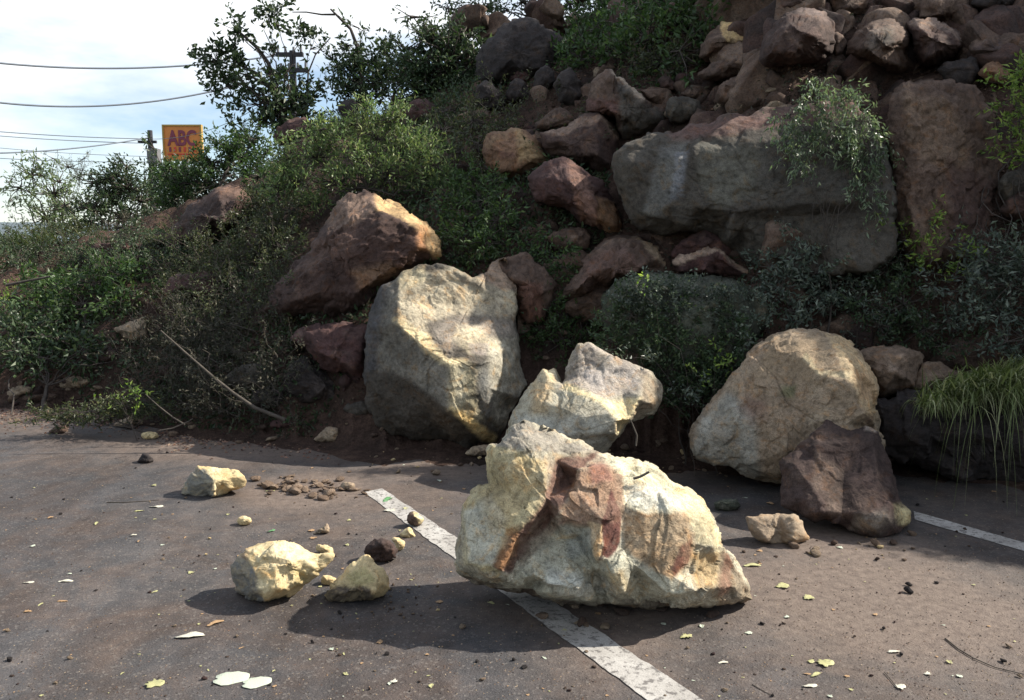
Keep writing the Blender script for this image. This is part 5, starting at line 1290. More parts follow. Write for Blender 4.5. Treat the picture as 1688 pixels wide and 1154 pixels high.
plant("shrub", "dark shrub filling the gap beside the hollow faced boulder", "shrub",
  [(900, 500, 26, 26), (930, 520, 34, 24), (890, 550, 28, 30), (930, 560, 36, 28), (890, 600, 26, 22), (925, 600, 28, 20, .8), (960, 545, 30, 24)], 7.65, L_MID, leaf=8, dens=1.5, seed=11, root=(900, 650), stem_r=.018)
# creepers on the mossy boulder
plant("creeper", "dark creeper mat covering the big mossy boulder", "creeper",
  [(1050, 480, 32, 18, .3), (1100, 480, 36, 14, .25), (1160, 490, 36, 14, .2), (1040, 520, 34, 26, .8), (1100, 525, 40, 26, .7), (1170, 520, 40, 22, .4), (1070, 570, 40, 30), (1140, 565, 44, 30), (1200, 550, 34, 26, .8), (1110, 610, 44, 26), (1170, 600, 34, 30), (1130, 650, 36, 26), (1010, 560, 30, 20),
   (1180, 640, 26, 22), (1090, 660, 18, 18, .7), (1230, 575, 24, 22, .8), (1000, 530, 20, 18, .7)],
  6.62, L_DARK, leaf=7, dens=1.5, seed=12, root=(1130, 700), stem_r=.01, dz=.35, droop=.3, aspect=.6)
plant("creeper", "tiny pale leaves scattered over the crown of the mossy boulder", "creeper", [(1060, 470, 50, 18), (1130, 470, 50, 16), (1200, 480, 40, 20), (1250, 510, 26, 24), (1100, 500, 60, 20), (1180, 520, 50, 24), (1030, 500, 30, 24)], 6.62, L_GREY, leaf=5, dens=.75, seed=41, root=(1130, 700), stem_r=.004, dz=.3, aspect=.7, twigvis=False)
plant("creeper", "lime leaved sprig on the creeper mat", "creeper", [(1203, 598, 16, 12), (1150, 620, 20, 12, .5), (1185, 575, 10, 10, .5), (1060, 470, 16, 6, .6)], 6.3, L_LIME, leaf=8, dens=.6, seed=13, root=(1190, 660), stem_r=.006, dz=.4, aspect=.6)
plant("creeper", "glossy pale leaves at the creeper's lower edge", "creeper", [(1235, 560, 16, 6), (1140, 640, 26, 22, .5), (1150, 670, 16, 14, .5), (1055, 590, 28, 9, .9), (1000, 578, 16, 6, .7)], 6.3, L_GREY, leaf=8, dens=.8, seed=14, root=(1150, 690), stem_r=.006, dz=.3, aspect=.5)
# hanging vines on the grey face
plant("vine", "pale leaved vine hanging over the grey rock face", "vine",
  [(1300, 190, 28, 16, .8), (1340, 170, 34, 24, .8), (1400, 160, 34, 26, .8), (1420, 200, 30, 24), (1380, 210, 30, 20), (1330, 215, 28, 18, .9), (1310, 240, 14, 22, .9), (1330, 255, 12, 20, .8), (1430, 240, 24, 30, .9), (1420, 280, 20, 26, .7), (1440, 320, 12, 26, .6), (1400, 240, 16, 16, .6), (1460, 230, 14, 18, .7), (1350, 135, 26, 16, .6), (1290, 210, 14, 14, .6)],
  6.7, L_VINE, leaf=10, dens=2.4, seed=15, root=(1380, 130), stem_r=.012, dz=.3, droop=.8, aspect=.3, up=-.5)
plant("shrub", "sunlit bright green branch at the right picture edge", "shrub",
  [(1670, 130, 20, 16), (1665, 165, 24, 14), (1680, 200, 16, 16), (1665, 235, 16, 20), (1680, 260, 20, 18), (1700, 180, 26, 50), (1690, 110, 20, 20), (1660, 270, 10, 14)], 6.6, L_LIME, leaf=10, dens=1.2, seed=16, root=(1720, 480), stem_r=.02, aspect=.4)
plant("shrub", "yellow green shrub tip below the tall brown face", "shrub",
  [(1440, 370, 20, 10), (1470, 380, 26, 12), (1520, 365, 26, 14), (1540, 385, 26, 14), (1500, 400, 30, 16, .8), (1430, 392, 14, 16, .6), (1560, 410, 26, 14, .9), (1530, 425, 24, 18, .8), (1590, 420, 18, 10, .6)], 8.3, L_LIME, leaf=8, dens=.75, seed=17, follow=0.3, root=(1520, 480), stem_r=.015, aspect=.4)
plant("shrub", "dark glossy shrub at the right edge above the ledge", "shrub",
  [(1620, 430, 34, 20), (1660, 420, 34, 24), (1600, 460, 34, 20), (1560, 480, 26, 14, .8), (1650, 470, 36, 26), (1690, 450, 36, 40), (1600, 510, 36, 22, .8), (1660, 520, 40, 26), (1570, 530, 30, 18, .6), (1640, 560, 36, 20, .8), (1690, 560, 30, 24)],
  8.1, L_GREY, leaf=9, dens=1.1, seed=18, follow=0.3, root=(1640, 590), stem_r=.02, aspect=.4)
plant("shrub", "dark low shrub in the hollow left of the glossy one", "shrub", [(1450, 450, 30, 26, .8), (1480, 500, 36, 26, .8), (1450, 540, 30, 20, .6), (1520, 540, 36, 20, .8), (1560, 570, 36, 14, .7), (1500, 460, 30, 20, .6), (1410, 500, 20, 26, .5)], 8.5, L_DARK, leaf=7, dens=1.2, seed=19, follow=0.2, root=(1490, 580), stem_r=.02)
plant("vine", "tangle of small leaved vines beside the mossy boulder", "vine",
  [(1270, 440, 26, 20), (1310, 430, 30, 18), (1340, 450, 30, 22), (1290, 475, 34, 20), (1340, 490, 34, 20), (1300, 510, 30, 16, .8), (1380, 490, 26, 24, .7), (1410, 500, 24, 16, .6), (1370, 460, 20, 20, .6)], 7.6, L_GREY, leaf=8, dens=1.5, seed=20, follow=0.2, root=(1330, 540), stem_r=.012, aspect=.5)
# left side
plant("bush", "dark green bush below the orange sign", "bush", [(300, 300, 40, 30), (350, 270, 36, 30), (400, 260, 34, 30), (380, 240, 30, 20), (340, 305, 40, 24), (430, 290, 26, 26, .8), (290, 330, 30, 22), (420, 230, 24, 16, .8), (440, 250, 20, 30, .6)], 12.6, L_MID, leaf=8, dens=2.0, seed=21, follow=.5, root=(360, 330), stem_r=.04)
plant("bush", "dry brownish bush left of the bright green bush", "bush", [(430, 340, 34, 30), (450, 380, 40, 30), (400, 370, 30, 26, .6), (480, 350, 28, 26), (420, 420, 40, 26, .8), (380, 430, 30, 26, .6), (470, 410, 30, 26, .7)], 9.6, L_OLIVE, leaf=7, dens=1.7, seed=22, follow=0.2, root=(430, 450), stem_r=.02, aspect=.35)
plant("shrub", "broad green shrub on the left bank", "shrub",
  [(200, 455, 40, 22), (160, 470, 40, 22), (110, 470, 40, 22), (220, 480, 30, 20), (60, 480, 36, 20), (140, 500, 40, 20), (90, 510, 40, 20), (180, 500, 30, 18), (215, 445, 24, 12), (20, 490, 26, 22)], 9.8, L_MID, leaf=11, dens=1.7, seed=23, follow=0.2, root=(140, 530), stem_r=.025)
plant("shrub", "lower dark green shrub at the left road edge", "shrub",
  [(20, 530, 34, 26), (60, 545, 40, 26), (100, 560, 40, 26), (30, 580, 36, 24), (80, 590, 40, 22), (140, 575, 34, 24), (50, 610, 30, 18, .8), (120, 600, 30, 16, .8), (160, 600, 20, 14, .5)], 8.9, L_DARK, leaf=12, dens=1.6, seed=24, follow=0.3, root=(70, 640), stem_r=.03)
plant("shrub", "thin yellow green shoots at the left edge", "shrub", [(20, 470, 14, 8), (5, 500, 14, 24, .8), (40, 478, 16, 6, .7), (10, 545, 12, 16, .5)], 8.6, L_LIME, leaf=7, dens=.8, seed=25, follow=0.4, root=(10, 600), stem_r=.01)
plant("fallen_branch", "leafy fallen branch lying at the left lane edge", "fallen branch",
  [(60, 688, 24, 8, .6), (100, 680, 40, 12), (150, 678, 40, 14), (200, 668, 34, 14), (240, 660, 30, 12), (180, 690, 50, 8), (110, 696, 40, 6), (270, 672, 30, 12, .7)], 7.7, L_OLIVE, leaf=6.5, dens=1.3, seed=26, root=(260, 690), stem_r=.012, dz=.5)
plant("fallen_branch", "pale green leafed sprig on the fallen branch", "fallen branch", [(185, 657, 8, 6), (228, 652, 14, 8), (200, 665, 10, 6, .5)], 7.5, L_LIME, leaf=8, dens=.9, seed=27, root=(225, 680), stem_r=.006)
# dry brush tangle
r = np.random.default_rng(99)
def brush(name, label, x0, x1, y0, y1, n, dd, root, mat=M_TWIG, leafmat=L_DRY, lf=1.0, Lr=(40, 150), rad=.006, seed=0):
    r = np.random.default_rng(seed)
    paths, lc, ld = [], [], []
    for i in range(n):
        px, py = r.uniform(x0, x1), r.uniform(y0, y1)
        d = max(dd[0], min(dd[1], hill_d(px, py) - r.uniform(.05, .45)))
        a = P(px, py, d)
        ang = r.normal(1.1, .9); L = r.uniform(*Lr)
        b = P(px + math.cos(ang) * L * r.choice([-1, 1]), py - math.sin(ang) * L, d + r.normal() * .15)
        p = wander(a, b, 8, .18, r)
        rr = rad * r.uniform(.5, 1.6)
        paths.append((p, np.linspace(rr, rr * .3, 8)))
        for k in range(r.integers(2, 5)):
            s = p[r.integers(2, 7)]
            e_ = s + (b - a) * r.uniform(.15, .4) + r.normal(size=3) * .12
            q = wander(s, e_, 5, .15, r)
            paths.append((q, np.linspace(rr * .5, rr * .15, 5)))
            m = int(r.integers(4, 14) * lf)
            if m:
                t = r.uniform(.2, 1, m)[:, None]
                lc.append(s * (1 - t) + e_ * t + r.normal(size=(m, 3)) * .02); ld.append(r.normal(size=(m, 3)) + (0, 0, -.2))
    rt = P(root[0], root[1], sum(dd) / 2)
    e = empty(name, rt, label, "dead brush")
    V, Q = tubes(paths, 3)
    o = link("twigs", new_mesh("twigs", V - rt, quads=Q), mat, e); o['kind'] = 'stuff'
    if lc:
        lc, ld = np.vstack(lc), np.vstack(ld)
        V, Q = leaf_cloud(lc, ld, r.uniform(.02, .055, len(lc)), r.uniform(.008, .022, len(lc)), r)
        o = link("dry_leaves", new_mesh("dry_leaves", V - rt, quads=Q, smooth=False), leafmat, e); o['kind'] = 'stuff'
brush("dead_brush", "grey brown tangle of dead branches at the foot of the slope", 230, 460, 540, 690, 190, (7.3, 8.6), (330, 680), seed=1, lf=2.0, Lr=(25, 95), rad=.0045)
brush("dead_brush", "dry brush heap between the dark mound and dark red boulder", 270, 480, 400, 560, 170, (8.0, 10.0), (380, 560), seed=2, lf=2.0, leafmat=L_OLIVE, Lr=(25, 85), rad=.0045)
brush("dead_brush", "dark twiggy bank along the far left crest", 0, 300, 395, 450, 160, (9.5, 13), (150, 440), seed=3, lf=2.0, Lr=(12, 36), leafmat=L_DARK, rad=.005)
brush("dead_brush", "thin dry stalks among the rocks at the right", 1290, 1640, 420, 600, 110, (7.0, 9.5), (1450, 600), seed=4, lf=1.2, leafmat=L_GREY, Lr=(20, 80))
brush("dead_brush", "dry twigs across the rubble near the orange boulder", 760, 1010, 150, 330, 60, (9, 14), (860, 330), seed=5, lf=1.5, Lr=(15, 50), leafmat=L_OLIVE)
def stick(label, pix, d, r0, r1, mat=M_TWIG, name="branch_stick", cat="stick"):
    pts = np.array([G(a, b, c[0] if c else .003) if d is None else P(a, b, d + (c[0] if c else 0)) for a, b, *c in pix])
    t = np.linspace(0, len(pts) - 1, (len(pts) - 1) * 4 + 1)
    pts = np.stack([np.interp(t, np.arange(len(pts)), pts[:, k]) for k in range(3)], -1)
    V, Q = tubes([(pts, np.linspace(r0, r1, len(pts)))], 6)
    o = link(name, new_mesh(name, V - pts[0], quads=Q), mat, loc=pts[0])
    return tag(o, label, cat)
stick("long bare branch leaning down to the road from the brush", [(470, 692), (420, 672), (385, 648), (350, 620), (310, 585), (265, 545)], 7.1, .018, .007)
stick("thin bare branch slanting over the leafy fallen branch", [(305, 700), (285, 688), (262, 670), (240, 650)], 7.3, .008, .004)
stick("short pale stick lying across the gravel at left", [(262, 710), (285, 706), (310, 695), (318, 690)], 7.1, .007, .004)
stick("straight pale log lying in the left shrubs", [(10, 470, 0), (45, 463, 0), (82, 456, 0)], 9.3, .016, .012)
stick("bare twig standing between two horned boulder and ground", [(1048, 735), (1050, 718), (1042, 698), (1038, 690)], 5.0, .006, .004)
stick("curved root lying on the right lane", [(1558, 1052), (1580, 1070), (1605, 1085), (1640, 1100), (1690, 1112)], None, .0035, .002)
stick("thin dark line lying on the left lane", [(176, 828), (205, 828), (240, 826), (262, 824)], None, .004, .002)  # thin dark tapered line on the asphalt
stick("slanting twig on the front right of the road", [(1240, 1128), (1255, 1137), (1275, 1148)], None, .002, .0012)
stick("short stalk with a pale leaf near the bottom right", [(1458, 1108), (1470, 1122), (1478, 1132)], None, .002, .0015)
stick("small stick lying on top of the striped boulder", [(1044, 789), (1055, 786), (1070, 778)], 3.72, .007, .006)

# grass clumps
def grass(name, label, roots, n, L, d, mat=L_GRASS, seed=0, droop=1.3, w=.012, dirx=(0, -1), parts=True):
    r = np.random.default_rng(seed + 900)
    S = 7
    roots = np.array(roots, float)
    idx = r.integers(0, len(roots), n)
    base = P(roots[idx, 0] + r.normal(0, 14, n), roots[idx, 1] + r.normal(0, 7, n), d + r.normal(0, .12, n))
    az = r.normal(math.atan2(dirx[1], dirx[0]), 1.0, n)
    hz = np.stack([np.cos(az), np.sin(az), np.zeros(n)], -1)
    ln = L * r.uniform(.45, 1.2, n)
    lift = r.uniform(.3, 1.1, n)
    t = np.linspace(0, 1, S)[None, :, None]
    z = (lift[:, None, None] * t - droop * r.uniform(.5, 1.2, n)[:, None, None] * t ** 2) * ln[:, None, None]
    x = ln[:, None, None] * (t - .3 * t ** 2) * .75
    p = base[:, None] + hz[:, None] * x
    p[:, :, 2] += z[:, :, 0]
    side = np.stack([-np.sin(az), np.cos(az), np.zeros(n)], -1)[:, None]
    wd = w * r.uniform(.5, 1.2, n)[:, None, None] * (1 - t ** 1.6 * .95)
    V = np.stack([p - side * wd / 2, p + side * wd / 2], 2).reshape(-1, 3)
    i = np.arange(n * S * 2).reshape(n, S, 2)
    Q = np.stack([i[:, :-1, 0], i[:, :-1, 1], i[:, 1:, 1], i[:, 1:, 0]], -1).reshape(-1, 4)
    rt = P(roots[:, 0].mean(), roots[:, 1].mean(), d)
    o = link(name, new_mesh(name, V - rt, quads=Q, smooth=True), mat, loc=rt)
    return tag(o, label, "grass")
grass("grass_clump", "long drooping grass clump over the dark bank at right", [(1560, 655), (1600, 645), (1640, 640), (1680, 645), (1720, 640), (1620, 630), (1665, 625), (1540, 665)], 2600, .27, 5.85, seed=1, droop=.8, w=.013)
grass("grass_clump", "long pale grass stalks hanging down at the right edge", [(1640, 660), (1670, 655), (1700, 660), (1600, 665)], 110, .75, 5.75, seed=2, droop=1.5, w=.008)
grass("grass_clump", "short bright grass crest above the drooping clump", [(1560, 650), (1600, 640), (1640, 632), (1680, 636), (1715, 630), (1660, 622)], 900, .22, 5.95, seed=5, droop=.35, w=.014)
grass("grass_clump", "pale grass tuft on top of the pitted boulder", [(1425, 20), (1445, 15), (1465, 18), (1485, 28)], 330, .42, 11.5, seed=3, droop=1.1, w=.020, mat=L_GRASS)
grass("grass_clump", "small grass fringe on the left bank crest", [(20, 405), (60, 408), (100, 405), (150, 400)], 500, .35, 12.5, seed=4, droop=.5, w=.02, mat=L_OLIVE)

# ground cover and leaf litter on the slope
def cover(name, label, n, pxr, rr, mat, s0, s1, seed, thr, scale=.9):
    r = np.random.default_rng(seed)
    px = r.uniform(*pxr, n * 4); r_ = r.uniform(*rr, n * 4)
    az = np.arctan((px - 844) / FPX); x, y = r_ * np.sin(az), r_ * np.cos(az)
    f = fbm(np.stack([x, y, x * 0], -1) * scale, 3, seed)
    m = f > thr
    x, y, f = x[m][:n], y[m][:n], f[m][:n]
    z = terr(x, y)
    ok = z > 0.03
    x, y, z, f = x[ok], y[ok], z[ok], f[ok]
    k = len(x)
    c = np.stack([x, y, z + r.uniform(0, 1, k) ** 2 * (.05 + .5 * np.clip(f - thr, 0, .5))], -1)
    dirs = r.normal(size=(k, 3)) + (0, -.2, .45)
    V, Q = leaf_cloud(c, dirs, r.uniform(s0, s1, k), r.uniform(s0, s1, k) * .45, r)
    o = link(name, new_mesh(name, V, quads=Q, smooth=False), mat)
    return tag(o, label, "undergrowth", kind='stuff')
cover("undergrowth", "low green undergrowth growing over the left part of the slope", 32000, (-150, 1000), (7.6, 15), L_DARK, .03, .09, 5, -.12)
cover("undergrowth", "sparse green undergrowth between the boulders on the right", 26000, (900, 3600), (7.2, 15), L_DARK, .03, .075, 6, .22)
cover("leaf_litter", "dry brown leaf litter and broken twigs on the slope", 32000, (-150, 3600), (7.2, 15), L_DRY, .025, .07, 7, -.15)

# ------------------------------------------------------------------ fallen leaves on the road
M_PALELEAF = make_plain("pale_leaf", (.42, .46, .37), 0.6, .18, 18, .3)
M_BROWNLEAF = make_plain("brown_leaf", (.30, .19, .10), 0.8, .3, 18, .3)
M_GREENLEAF = make_plain("green_leaf", (.09, .22, .09), 0.5, .25, 14, .2)
M_YELLEAF = make_plain("yellow_leaf", (.34, .33, .16), 0.6, .3, 18, .3)
M_WHITELEAF = make_plain("whitish_leaf", (.48, .46, .38), 0.7, .2, 30, .3)
def leaf_shape(kind, seed):
    r = np.random.default_rng(seed)
    n = 20
    t = np.linspace(0, 2 * math.pi, n, endpoint=False)
    if kind == 'round': rad = 1 + .07 * np.cos(3 * t + seed) - .22 * np.exp(-((t - 3.1) / .25) ** 2) + .045 * r.normal(size=n); ax = (1, .74)
    elif kind == 'lobed': rad = .78 + .10 * np.cos(3 * t + seed) + .07 * np.cos(7 * t) + .10 * r.normal(size=n); ax = (1, .85)
    elif kind == 'long': rad = 1 + .04 * r.normal(size=n); ax = (1, .32)
    else: rad = .75 + .2 * r.normal(size=n).clip(-1.5, 1.5); ax = (1, .7)
    rim = np.stack([np.cos(t) * rad * ax[0], np.sin(t) * rad * ax[1]], -1)
    V = [(0, 0, .05)]
    for s in (.5, 1.0):
        for k in range(n):
            x, y = rim[k] * s
            z = .05 + s * s * (.10 * math.sin(2 * t[k] + seed) + (.16 if kind != 'round' else .05) * r.uniform(0, 1)) + (.0 if kind != 'curl' else .35 * abs(y))
            V.append((x, y, max(.012, z)))
    F = [(0, 1 + k, 1 + (k + 1) % n) for k in range(n)]
    F += [(1 + k, 1 + n + k, 1 + n + (k + 1) % n, 1 + (k + 1) % n) for k in range(n)]
    V = np.array(V)
    m = len(V)
    V2 = np.vstack([V, V - (0, 0, .012)])
    F2 = F + [tuple(m + i for i in f[::-1]) for f in F]
    o = 1 + n
    F2 += [(o + (k + 1) % n, o + k, m + o + k, m + o + (k + 1) % n) for k in range(n)]
    return V2, F2
_lm = {}
def road_leaf(px, py, size_px, kind, mat, label, cat="leaf", group=None, rz=None, ring=False, name="fallen_leaf"):
    key = (kind, mat.name, random.randrange(4))
    if key not in _lm:
        V, F = leaf_shape(kind, key[2] * 7 + len(kind))
        me = new_mesh("leaf_" + kind, V, faces=F)
        me.materials.append(mat)
        _lm[key] = me
    q = G(px, py)
    o = bpy.data.objects.new(name, _lm[key]); C.objects.link(o)
    s = size_px / 2 / FPX * ground_d(py)
    o.location = (float(q[0]), float(q[1]), .002)
    o.scale = (s, s, s * (.35 if kind == 'round' else .7))
    o.rotation_euler = (0, 0, random.uniform(0, 6.28) if rz is None else rz)
    tag(o, label, cat, group)
    return o
for a in [(380, 1119, 58, 'round', M_PALELEAF, "large oval pale grey green leaf in front, left of its twin", .15), (422, 1126, 48, 'round', M_PALELEAF, "slightly smaller oval pale leaf touching the large one", .3),
          (313, 1050, 48, 'long', M_WHITELEAF, "white leaf with a dark slit beside the curled brown leaf", .2), (355, 1028, 30, 'long', M_BROWNLEAF, "curled brown leaf beside the white slit leaf", .8),
          (255, 1128, 36, 'lobed', M_YELLEAF, "crumpled pale green leaf at the bottom left", 0), (108, 959, 24, 'long', M_WHITELEAF, "white leaf with a stalk on the far left lane", .1),
          (47, 961, 18, 'long', M_WHITELEAF, "narrow whitish leaf at the left edge of the road", .1), (103, 992, 18, 'long', M_BROWNLEAF, "orange brown leaf below the stalked white leaf", .0),
          (1292, 967, 30, 'lobed', M_YELLEAF, "larger crumpled yellow green leaf right of the striped boulder", .5), (1333, 986, 24, 'lobed', M_YELLEAF, "smaller crumpled yellow leaf right of the striped boulder", .9),
          (1474, 1075, 22, 'long', M_WHITELEAF, "pale oblong leaf in the middle of the right lane", .1), (1360, 1094, 34, 'lobed', M_YELLEAF, "faded flat leaf stain near the lower right", .0),
          (1484, 1133, 22, 'lobed', M_WHITELEAF, "pale leaf at the end of the short stalk", .2), (1530, 1112, 14, 'curl', M_WHITELEAF, "small white leaf right of the short stalk", .2),
          (1240, 933, 30, 'long', M_YELLEAF, "thin yellowish leaf behind the right end of the striped boulder", .1), (1192, 1093, 18, 'long', M_WHITELEAF, "whitish leaf at the lower centre right", .2),
          (1132, 1051, 26, 'curl', M_YELLEAF, "yellowish leaf on the shadow edge of the striped boulder", .1), (220, 883, 12, 'curl', M_WHITELEAF, "small whitish leaf in mid left lane", .1),
          (258, 836, 22, 'long', M_WHITELEAF, "white leaf sliver in front of the grey faceted stone", .1), (230, 843, 16, 'long', M_YELLEAF, "pale leaf left of the white sliver", .3),
          (640, 824, 32, 'long', M_GREENLEAF, "dark green leaf lying on the lane line", 1.2), (643, 842, 22, 'lobed', M_WHITELEAF, "whitish crumpled leaf on the lane line", 0),
          (447, 876, 16, 'long', M_GREENLEAF, "small green sprig above the largest yellow stone", .9), (650, 1125, 16, 'curl', M_WHITELEAF, "white scrap of leaf at the bottom centre", .2),
          (1335, 1132, 26, 'long', M_WHITELEAF, "pale flat leaf at the bottom right of centre", .1), (1345, 1113, 24, 'long', M_YELLEAF, "dull leaf above the pale flat leaf", .6)]:
    road_leaf(*a[:6], rz=a[6])
for k in range(230):
    px = random.uniform(0, 1688); py = 760 + 390 * random.random() ** .8
    m = random.choice((M_PALELEAF, M_BROWNLEAF, M_YELLEAF, M_BROWNLEAF, M_YELLEAF))
    road_leaf(px, py, random.choice((4, 5, 6, 7, 9, 13)) * random.uniform(.8, 1.2), random.choice(('long', 'curl', 'lobed')), m, "small dry leaf scrap scattered on the asphalt", "leaf", "leaf scraps on the asphalt", name="leaf_scrap")

# ------------------------------------------------------------------ background: poles, wires, sign, far trees
def cyl(name, parent, a, b, r0, r1, mat, sides=10):
    a, b = np.array(a, float), np.array(b, float)
    V, Q = tubes([(np.array([a, (a + b) / 2, b]), np.array([r0, (r0 + r1) / 2, r1]))], sides)
    base = np.array(parent.location) if parent else np.zeros(3)
    return link(name, new_mesh(name, V - base, quads=Q), mat, parent)
def box(name, parent, c, sx, sy, sz, mat, rz=0):
    c = np.array(c, float)
    V = np.array([[x, y, z] for x in (-sx / 2, sx / 2) for y in (-sy / 2, sy / 2) for z in (-sz / 2, sz / 2)])
    V = np.stack([V[:, 0] * math.cos(rz) - V[:, 1] * math.sin(rz), V[:, 0] * math.sin(rz) + V[:, 1] * math.cos(rz), V[:, 2]], -1) + c
    F = [(0, 1, 3, 2), (4, 6, 7, 5), (0, 4, 5, 1), (2, 3, 7, 6), (0, 2, 6, 4), (1, 5, 7, 3)]
    base = np.array(parent.location) if parent else np.zeros(3)
    return link(name, new_mesh(name, V - base, faces=F, smooth=False), mat, parent)
D1 = 34.0
top = P(482, 84, D1); bx = np.array([top[0], top[1], 0])
pole = empty("utility_pole", bx, "utility pole with two crossarms behind the dark tree", "utility pole")
cyl("pole", pole, bx, top, .19, .13, M_POLE)
for (y0, xa, xb) in ((91, 455, 500), (117, 460, 508)):
    a, b = P(xa, y0, D1), P(xb, y0 - 2, D1)
    box("crossarm", pole, (a + b) / 2, np.linalg.norm(b - a), .16, .16, M_POLE)
    for f in (.08, .35, .65, .92):
        q = a * (1 - f) + b * f
        cyl("insulator", pole, q + (0, 0, .08), q + (0, 0, .30), .06, .05, M_METAL, 8)
D2 = 44.0
top2 = P(247, 215, D2); b2 = np.array([top2[0], top2[1], 0])
pole2 = empty("utility_pole", b2, "thick dark utility pole left of the orange sign", "utility pole")
cyl("pole", pole2, b2, top2, .22, .13, M_POLE)
a, b = P(228, 236, D2), P(258, 232, D2)
box("crossarm", pole2, (a + b) / 2, np.linalg.norm(b - a), .14, .14, M_POLE)
box("transformer", pole2, P(254, 258, D2), .55, .5, .8, M_METAL)
def wire(label, pix, d0, d1, r_=.03):
    n = 40
    x = np.linspace(pix[0][0], pix[-1][0], n)
    co = np.polyfit([p[0] for p in pix], [p[1] for p in pix], 2)
    y = np.polyval(co, x)
    pts = P(x, y, np.linspace(d0, d1, n))
    V, Q = tubes([(pts, np.full(n, r_))], 5)
    o = link("power_line", new_mesh("power_line", V - pts[0], quads=Q), M_WIRE, loc=pts[0])
    tag(o, label, "cable", "overhead power lines")
wire("highest overhead cable crossing the sky to the dark tree", [(-60, 99), (0, 102), (180, 112), (350, 107), (458, 90)], 26, 34, .034)
wire("second overhead cable crossing the sky to the dark tree", [(-60, 164), (0, 167), (150, 171), (350, 158), (462, 117)], 26, 34, .032)
wire("upper thin cable arriving at the pole left of the sign", [(-60, 212), (0, 217), (120, 225), (245, 229)], 38, 44, .022)
wire("second thin cable arriving at the pole left of the sign", [(-60, 219), (0, 224), (120, 232), (235, 236)], 38, 44, .020)
wire("thick rising cable meeting the pole left of the sign", [(-60, 252), (0, 253), (120, 244), (245, 227)], 30, 44, .034)
wire("low thin cable just above the pale trees", [(-60, 257), (0, 261), (120, 266), (245, 267)], 40, 44, .018)
wire("faint thin cable between the rising and low cables", [(-60, 238), (0, 244), (120, 253), (245, 258)], 42, 44, .014)
wire("faint cable behind the dark tree right of the sign", [(250, 229), (320, 222), (400, 190), (470, 145)], 44, 34.5, .014)
# sign
DS = 46.0
M_SIGN = make_plain("sign_orange", (.56, .20, .04), .55, .12, .6, 0)
M_SIGNEDGE = make_plain("sign_edge", (.35, .22, .05), .6, .2, 2, 0)
M_PURPLE = make_plain("sign_purple", (.17, .028, .06), .6, .1, 2, 0)
M_SRED = make_plain("sign_red", (.50, .05, .03), .6, .1, 2, 0)
c = P(302, 236, DS)
sg = empty("billboard", (c[0], c[1], 0), "orange square billboard with dark purple letters above the trees", "billboard")
w_, h_ = 62 / FPX * DS, 56 / FPX * DS
box("sign_panel", sg, c, w_, .18, h_, M_SIGN)
for s in (-1, 1):
    box("sign_border", sg, c + (s * w_ / 2, -.02, 0), .09, .26, h_ + .09, M_SIGNEDGE)
    box("sign_border", sg, c + (0, -.02, s * h_ / 2), w_ - .09, .25, .09, M_SIGNEDGE)
cyl("sign_post", sg, (c[0], c[1] + .25, 0), (c[0], c[1] + .25, c[2]), .16, .14, M_POLE)
def text(body, loc, size, mat, parent, sx=1.0):
    cu = bpy.data.curves.new("lettering", 'FONT')
    cu.body = body; cu.size = size; cu.align_x = 'CENTER'; cu.align_y = 'CENTER'; cu.extrude = .01; cu.offset = size * .03
    tmp = bpy.data.objects.new("tmp_text", cu); C.objects.link(tmp)
    bpy.context.view_layer.update()
    me = bpy.data.meshes.new_from_object(tmp.evaluated_get(bpy.context.evaluated_depsgraph_get()))
    me.materials.clear(); me.materials.append(mat)
    bpy.data.objects.remove(tmp)
    o = bpy.data.objects.new("lettering", me); C.objects.link(o)
    o.parent = parent
    o.location = np.array(loc) - np.array(parent.location)
    o.rotation_euler = (math.pi / 2, 0, 0)
    o.scale = (sx, 1, 1)
    return o
text("ABC", c + (.0, -.12, .22), 1.15, M_PURPLE, sg, .72)
for k in range(6):
    box("sign_bar", sg, c + (-.7 + k * .27, -.10, -.36), .11, .05, .26, M_SRED if k % 2 else M_PURPLE)
box("sign_band", sg, c + (0, -.10, -.62), w_ * .8, .04, .07, M_SRED)

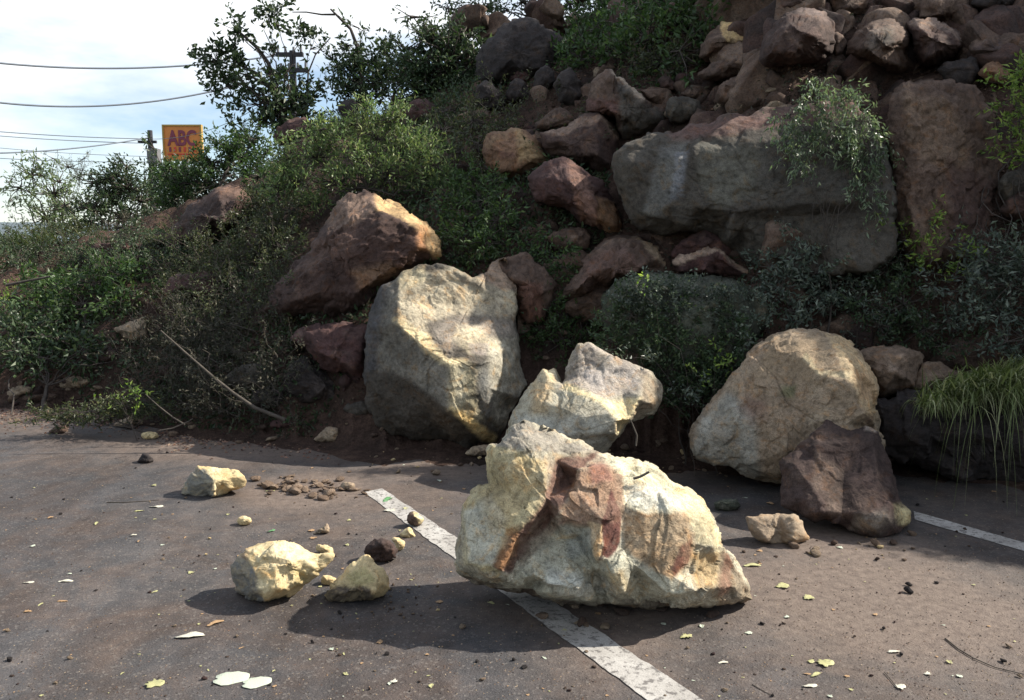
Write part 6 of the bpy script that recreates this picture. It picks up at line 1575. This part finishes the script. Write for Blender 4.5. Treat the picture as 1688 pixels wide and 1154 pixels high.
# far trees and ground forms
def mound(name, label, cx, cy, rx, ry, h, mat, seed, kind='structure'):
    n = 60
    u = np.linspace(-1, 1, n)
    U, V_ = np.meshgrid(u, u, indexing='ij')
    q = np.clip(1 - U ** 2, 0, 1) * np.clip(1 - V_ ** 2, 0, 1)
    X, Y = cx + U * rx, cy + V_ * ry
    Z = h * q ** .8 * (1 + .25 * fbm(np.stack([X / rx * 3, Y / ry * 3, X * 0], -1).reshape(-1, 3), 4, seed).reshape(X.shape)) - .35
    return grid_mesh(name, X, Y, Z, mat, label=label, kind=kind)
q = P(10, 400, 26)
mound("grassy_bank", "yellow green grassy bank beyond the slide at left", q[0] - 6, 26, 9, 6, 3.0, M_FIELD, 3)
mound("far_hill", "wooded hill tinted blue for haze far behind the pale trees", -260, 420, 220, 90, 17, M_FARHILL, 5)
mound("far_hill", "second haze tinted hill behind the pale trees", -60, 520, 260, 90, 14, M_FARHILL, 6)
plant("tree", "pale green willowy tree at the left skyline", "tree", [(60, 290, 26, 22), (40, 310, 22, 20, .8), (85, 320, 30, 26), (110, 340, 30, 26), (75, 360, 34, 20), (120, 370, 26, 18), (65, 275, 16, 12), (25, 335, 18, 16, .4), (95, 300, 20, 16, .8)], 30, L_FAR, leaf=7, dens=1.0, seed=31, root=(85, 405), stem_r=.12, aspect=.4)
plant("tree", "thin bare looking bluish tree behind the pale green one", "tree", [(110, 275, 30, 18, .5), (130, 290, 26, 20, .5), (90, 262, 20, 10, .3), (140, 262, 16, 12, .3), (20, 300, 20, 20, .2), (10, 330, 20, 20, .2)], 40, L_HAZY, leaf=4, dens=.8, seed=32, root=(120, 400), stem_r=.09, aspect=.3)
plant("tree", "dark round tree left of the thick pole", "tree", [(160, 300, 18, 14), (190, 290, 24, 20), (210, 275, 14, 12, .7), (180, 320, 34, 22), (215, 310, 28, 24), (230, 330, 26, 24), (170, 345, 36, 20), (220, 360, 36, 20), (150, 365, 26, 16)], 28, L_DARK, leaf=6.5, dens=1.7, seed=33, root=(195, 405), stem_r=.14)
plant("tree", "dark tree around the thick pole under the sign", "tree", [(265, 280, 18, 14), (290, 282, 24, 8), (270, 300, 26, 22), (300, 290, 30, 18), (240, 300, 14, 18, .6), (260, 335, 26, 20, .8), (300, 320, 30, 20), (255, 245, 10, 12, .5), (325, 285, 16, 12)], 36, L_DARK, leaf=6, dens=1.6, seed=34, root=(285, 400), stem_r=.14)
plant("bush", "low green bush on the left crest", "bush", [(100, 385, 36, 14), (60, 392, 30, 12), (140, 388, 26, 14), (20, 395, 30, 10)], 20, L_OLIVE, leaf=6, dens=1.5, seed=35, root=(90, 410), stem_r=.05)
plant("bush", "dull reddish brown thicket behind the left crest", "bush", [(200, 375, 30, 14), (240, 380, 30, 14), (180, 392, 30, 10), (220, 395, 30, 8)], 17, L_DRY, leaf=6, dens=1.5, seed=36, root=(210, 405), stem_r=.05)
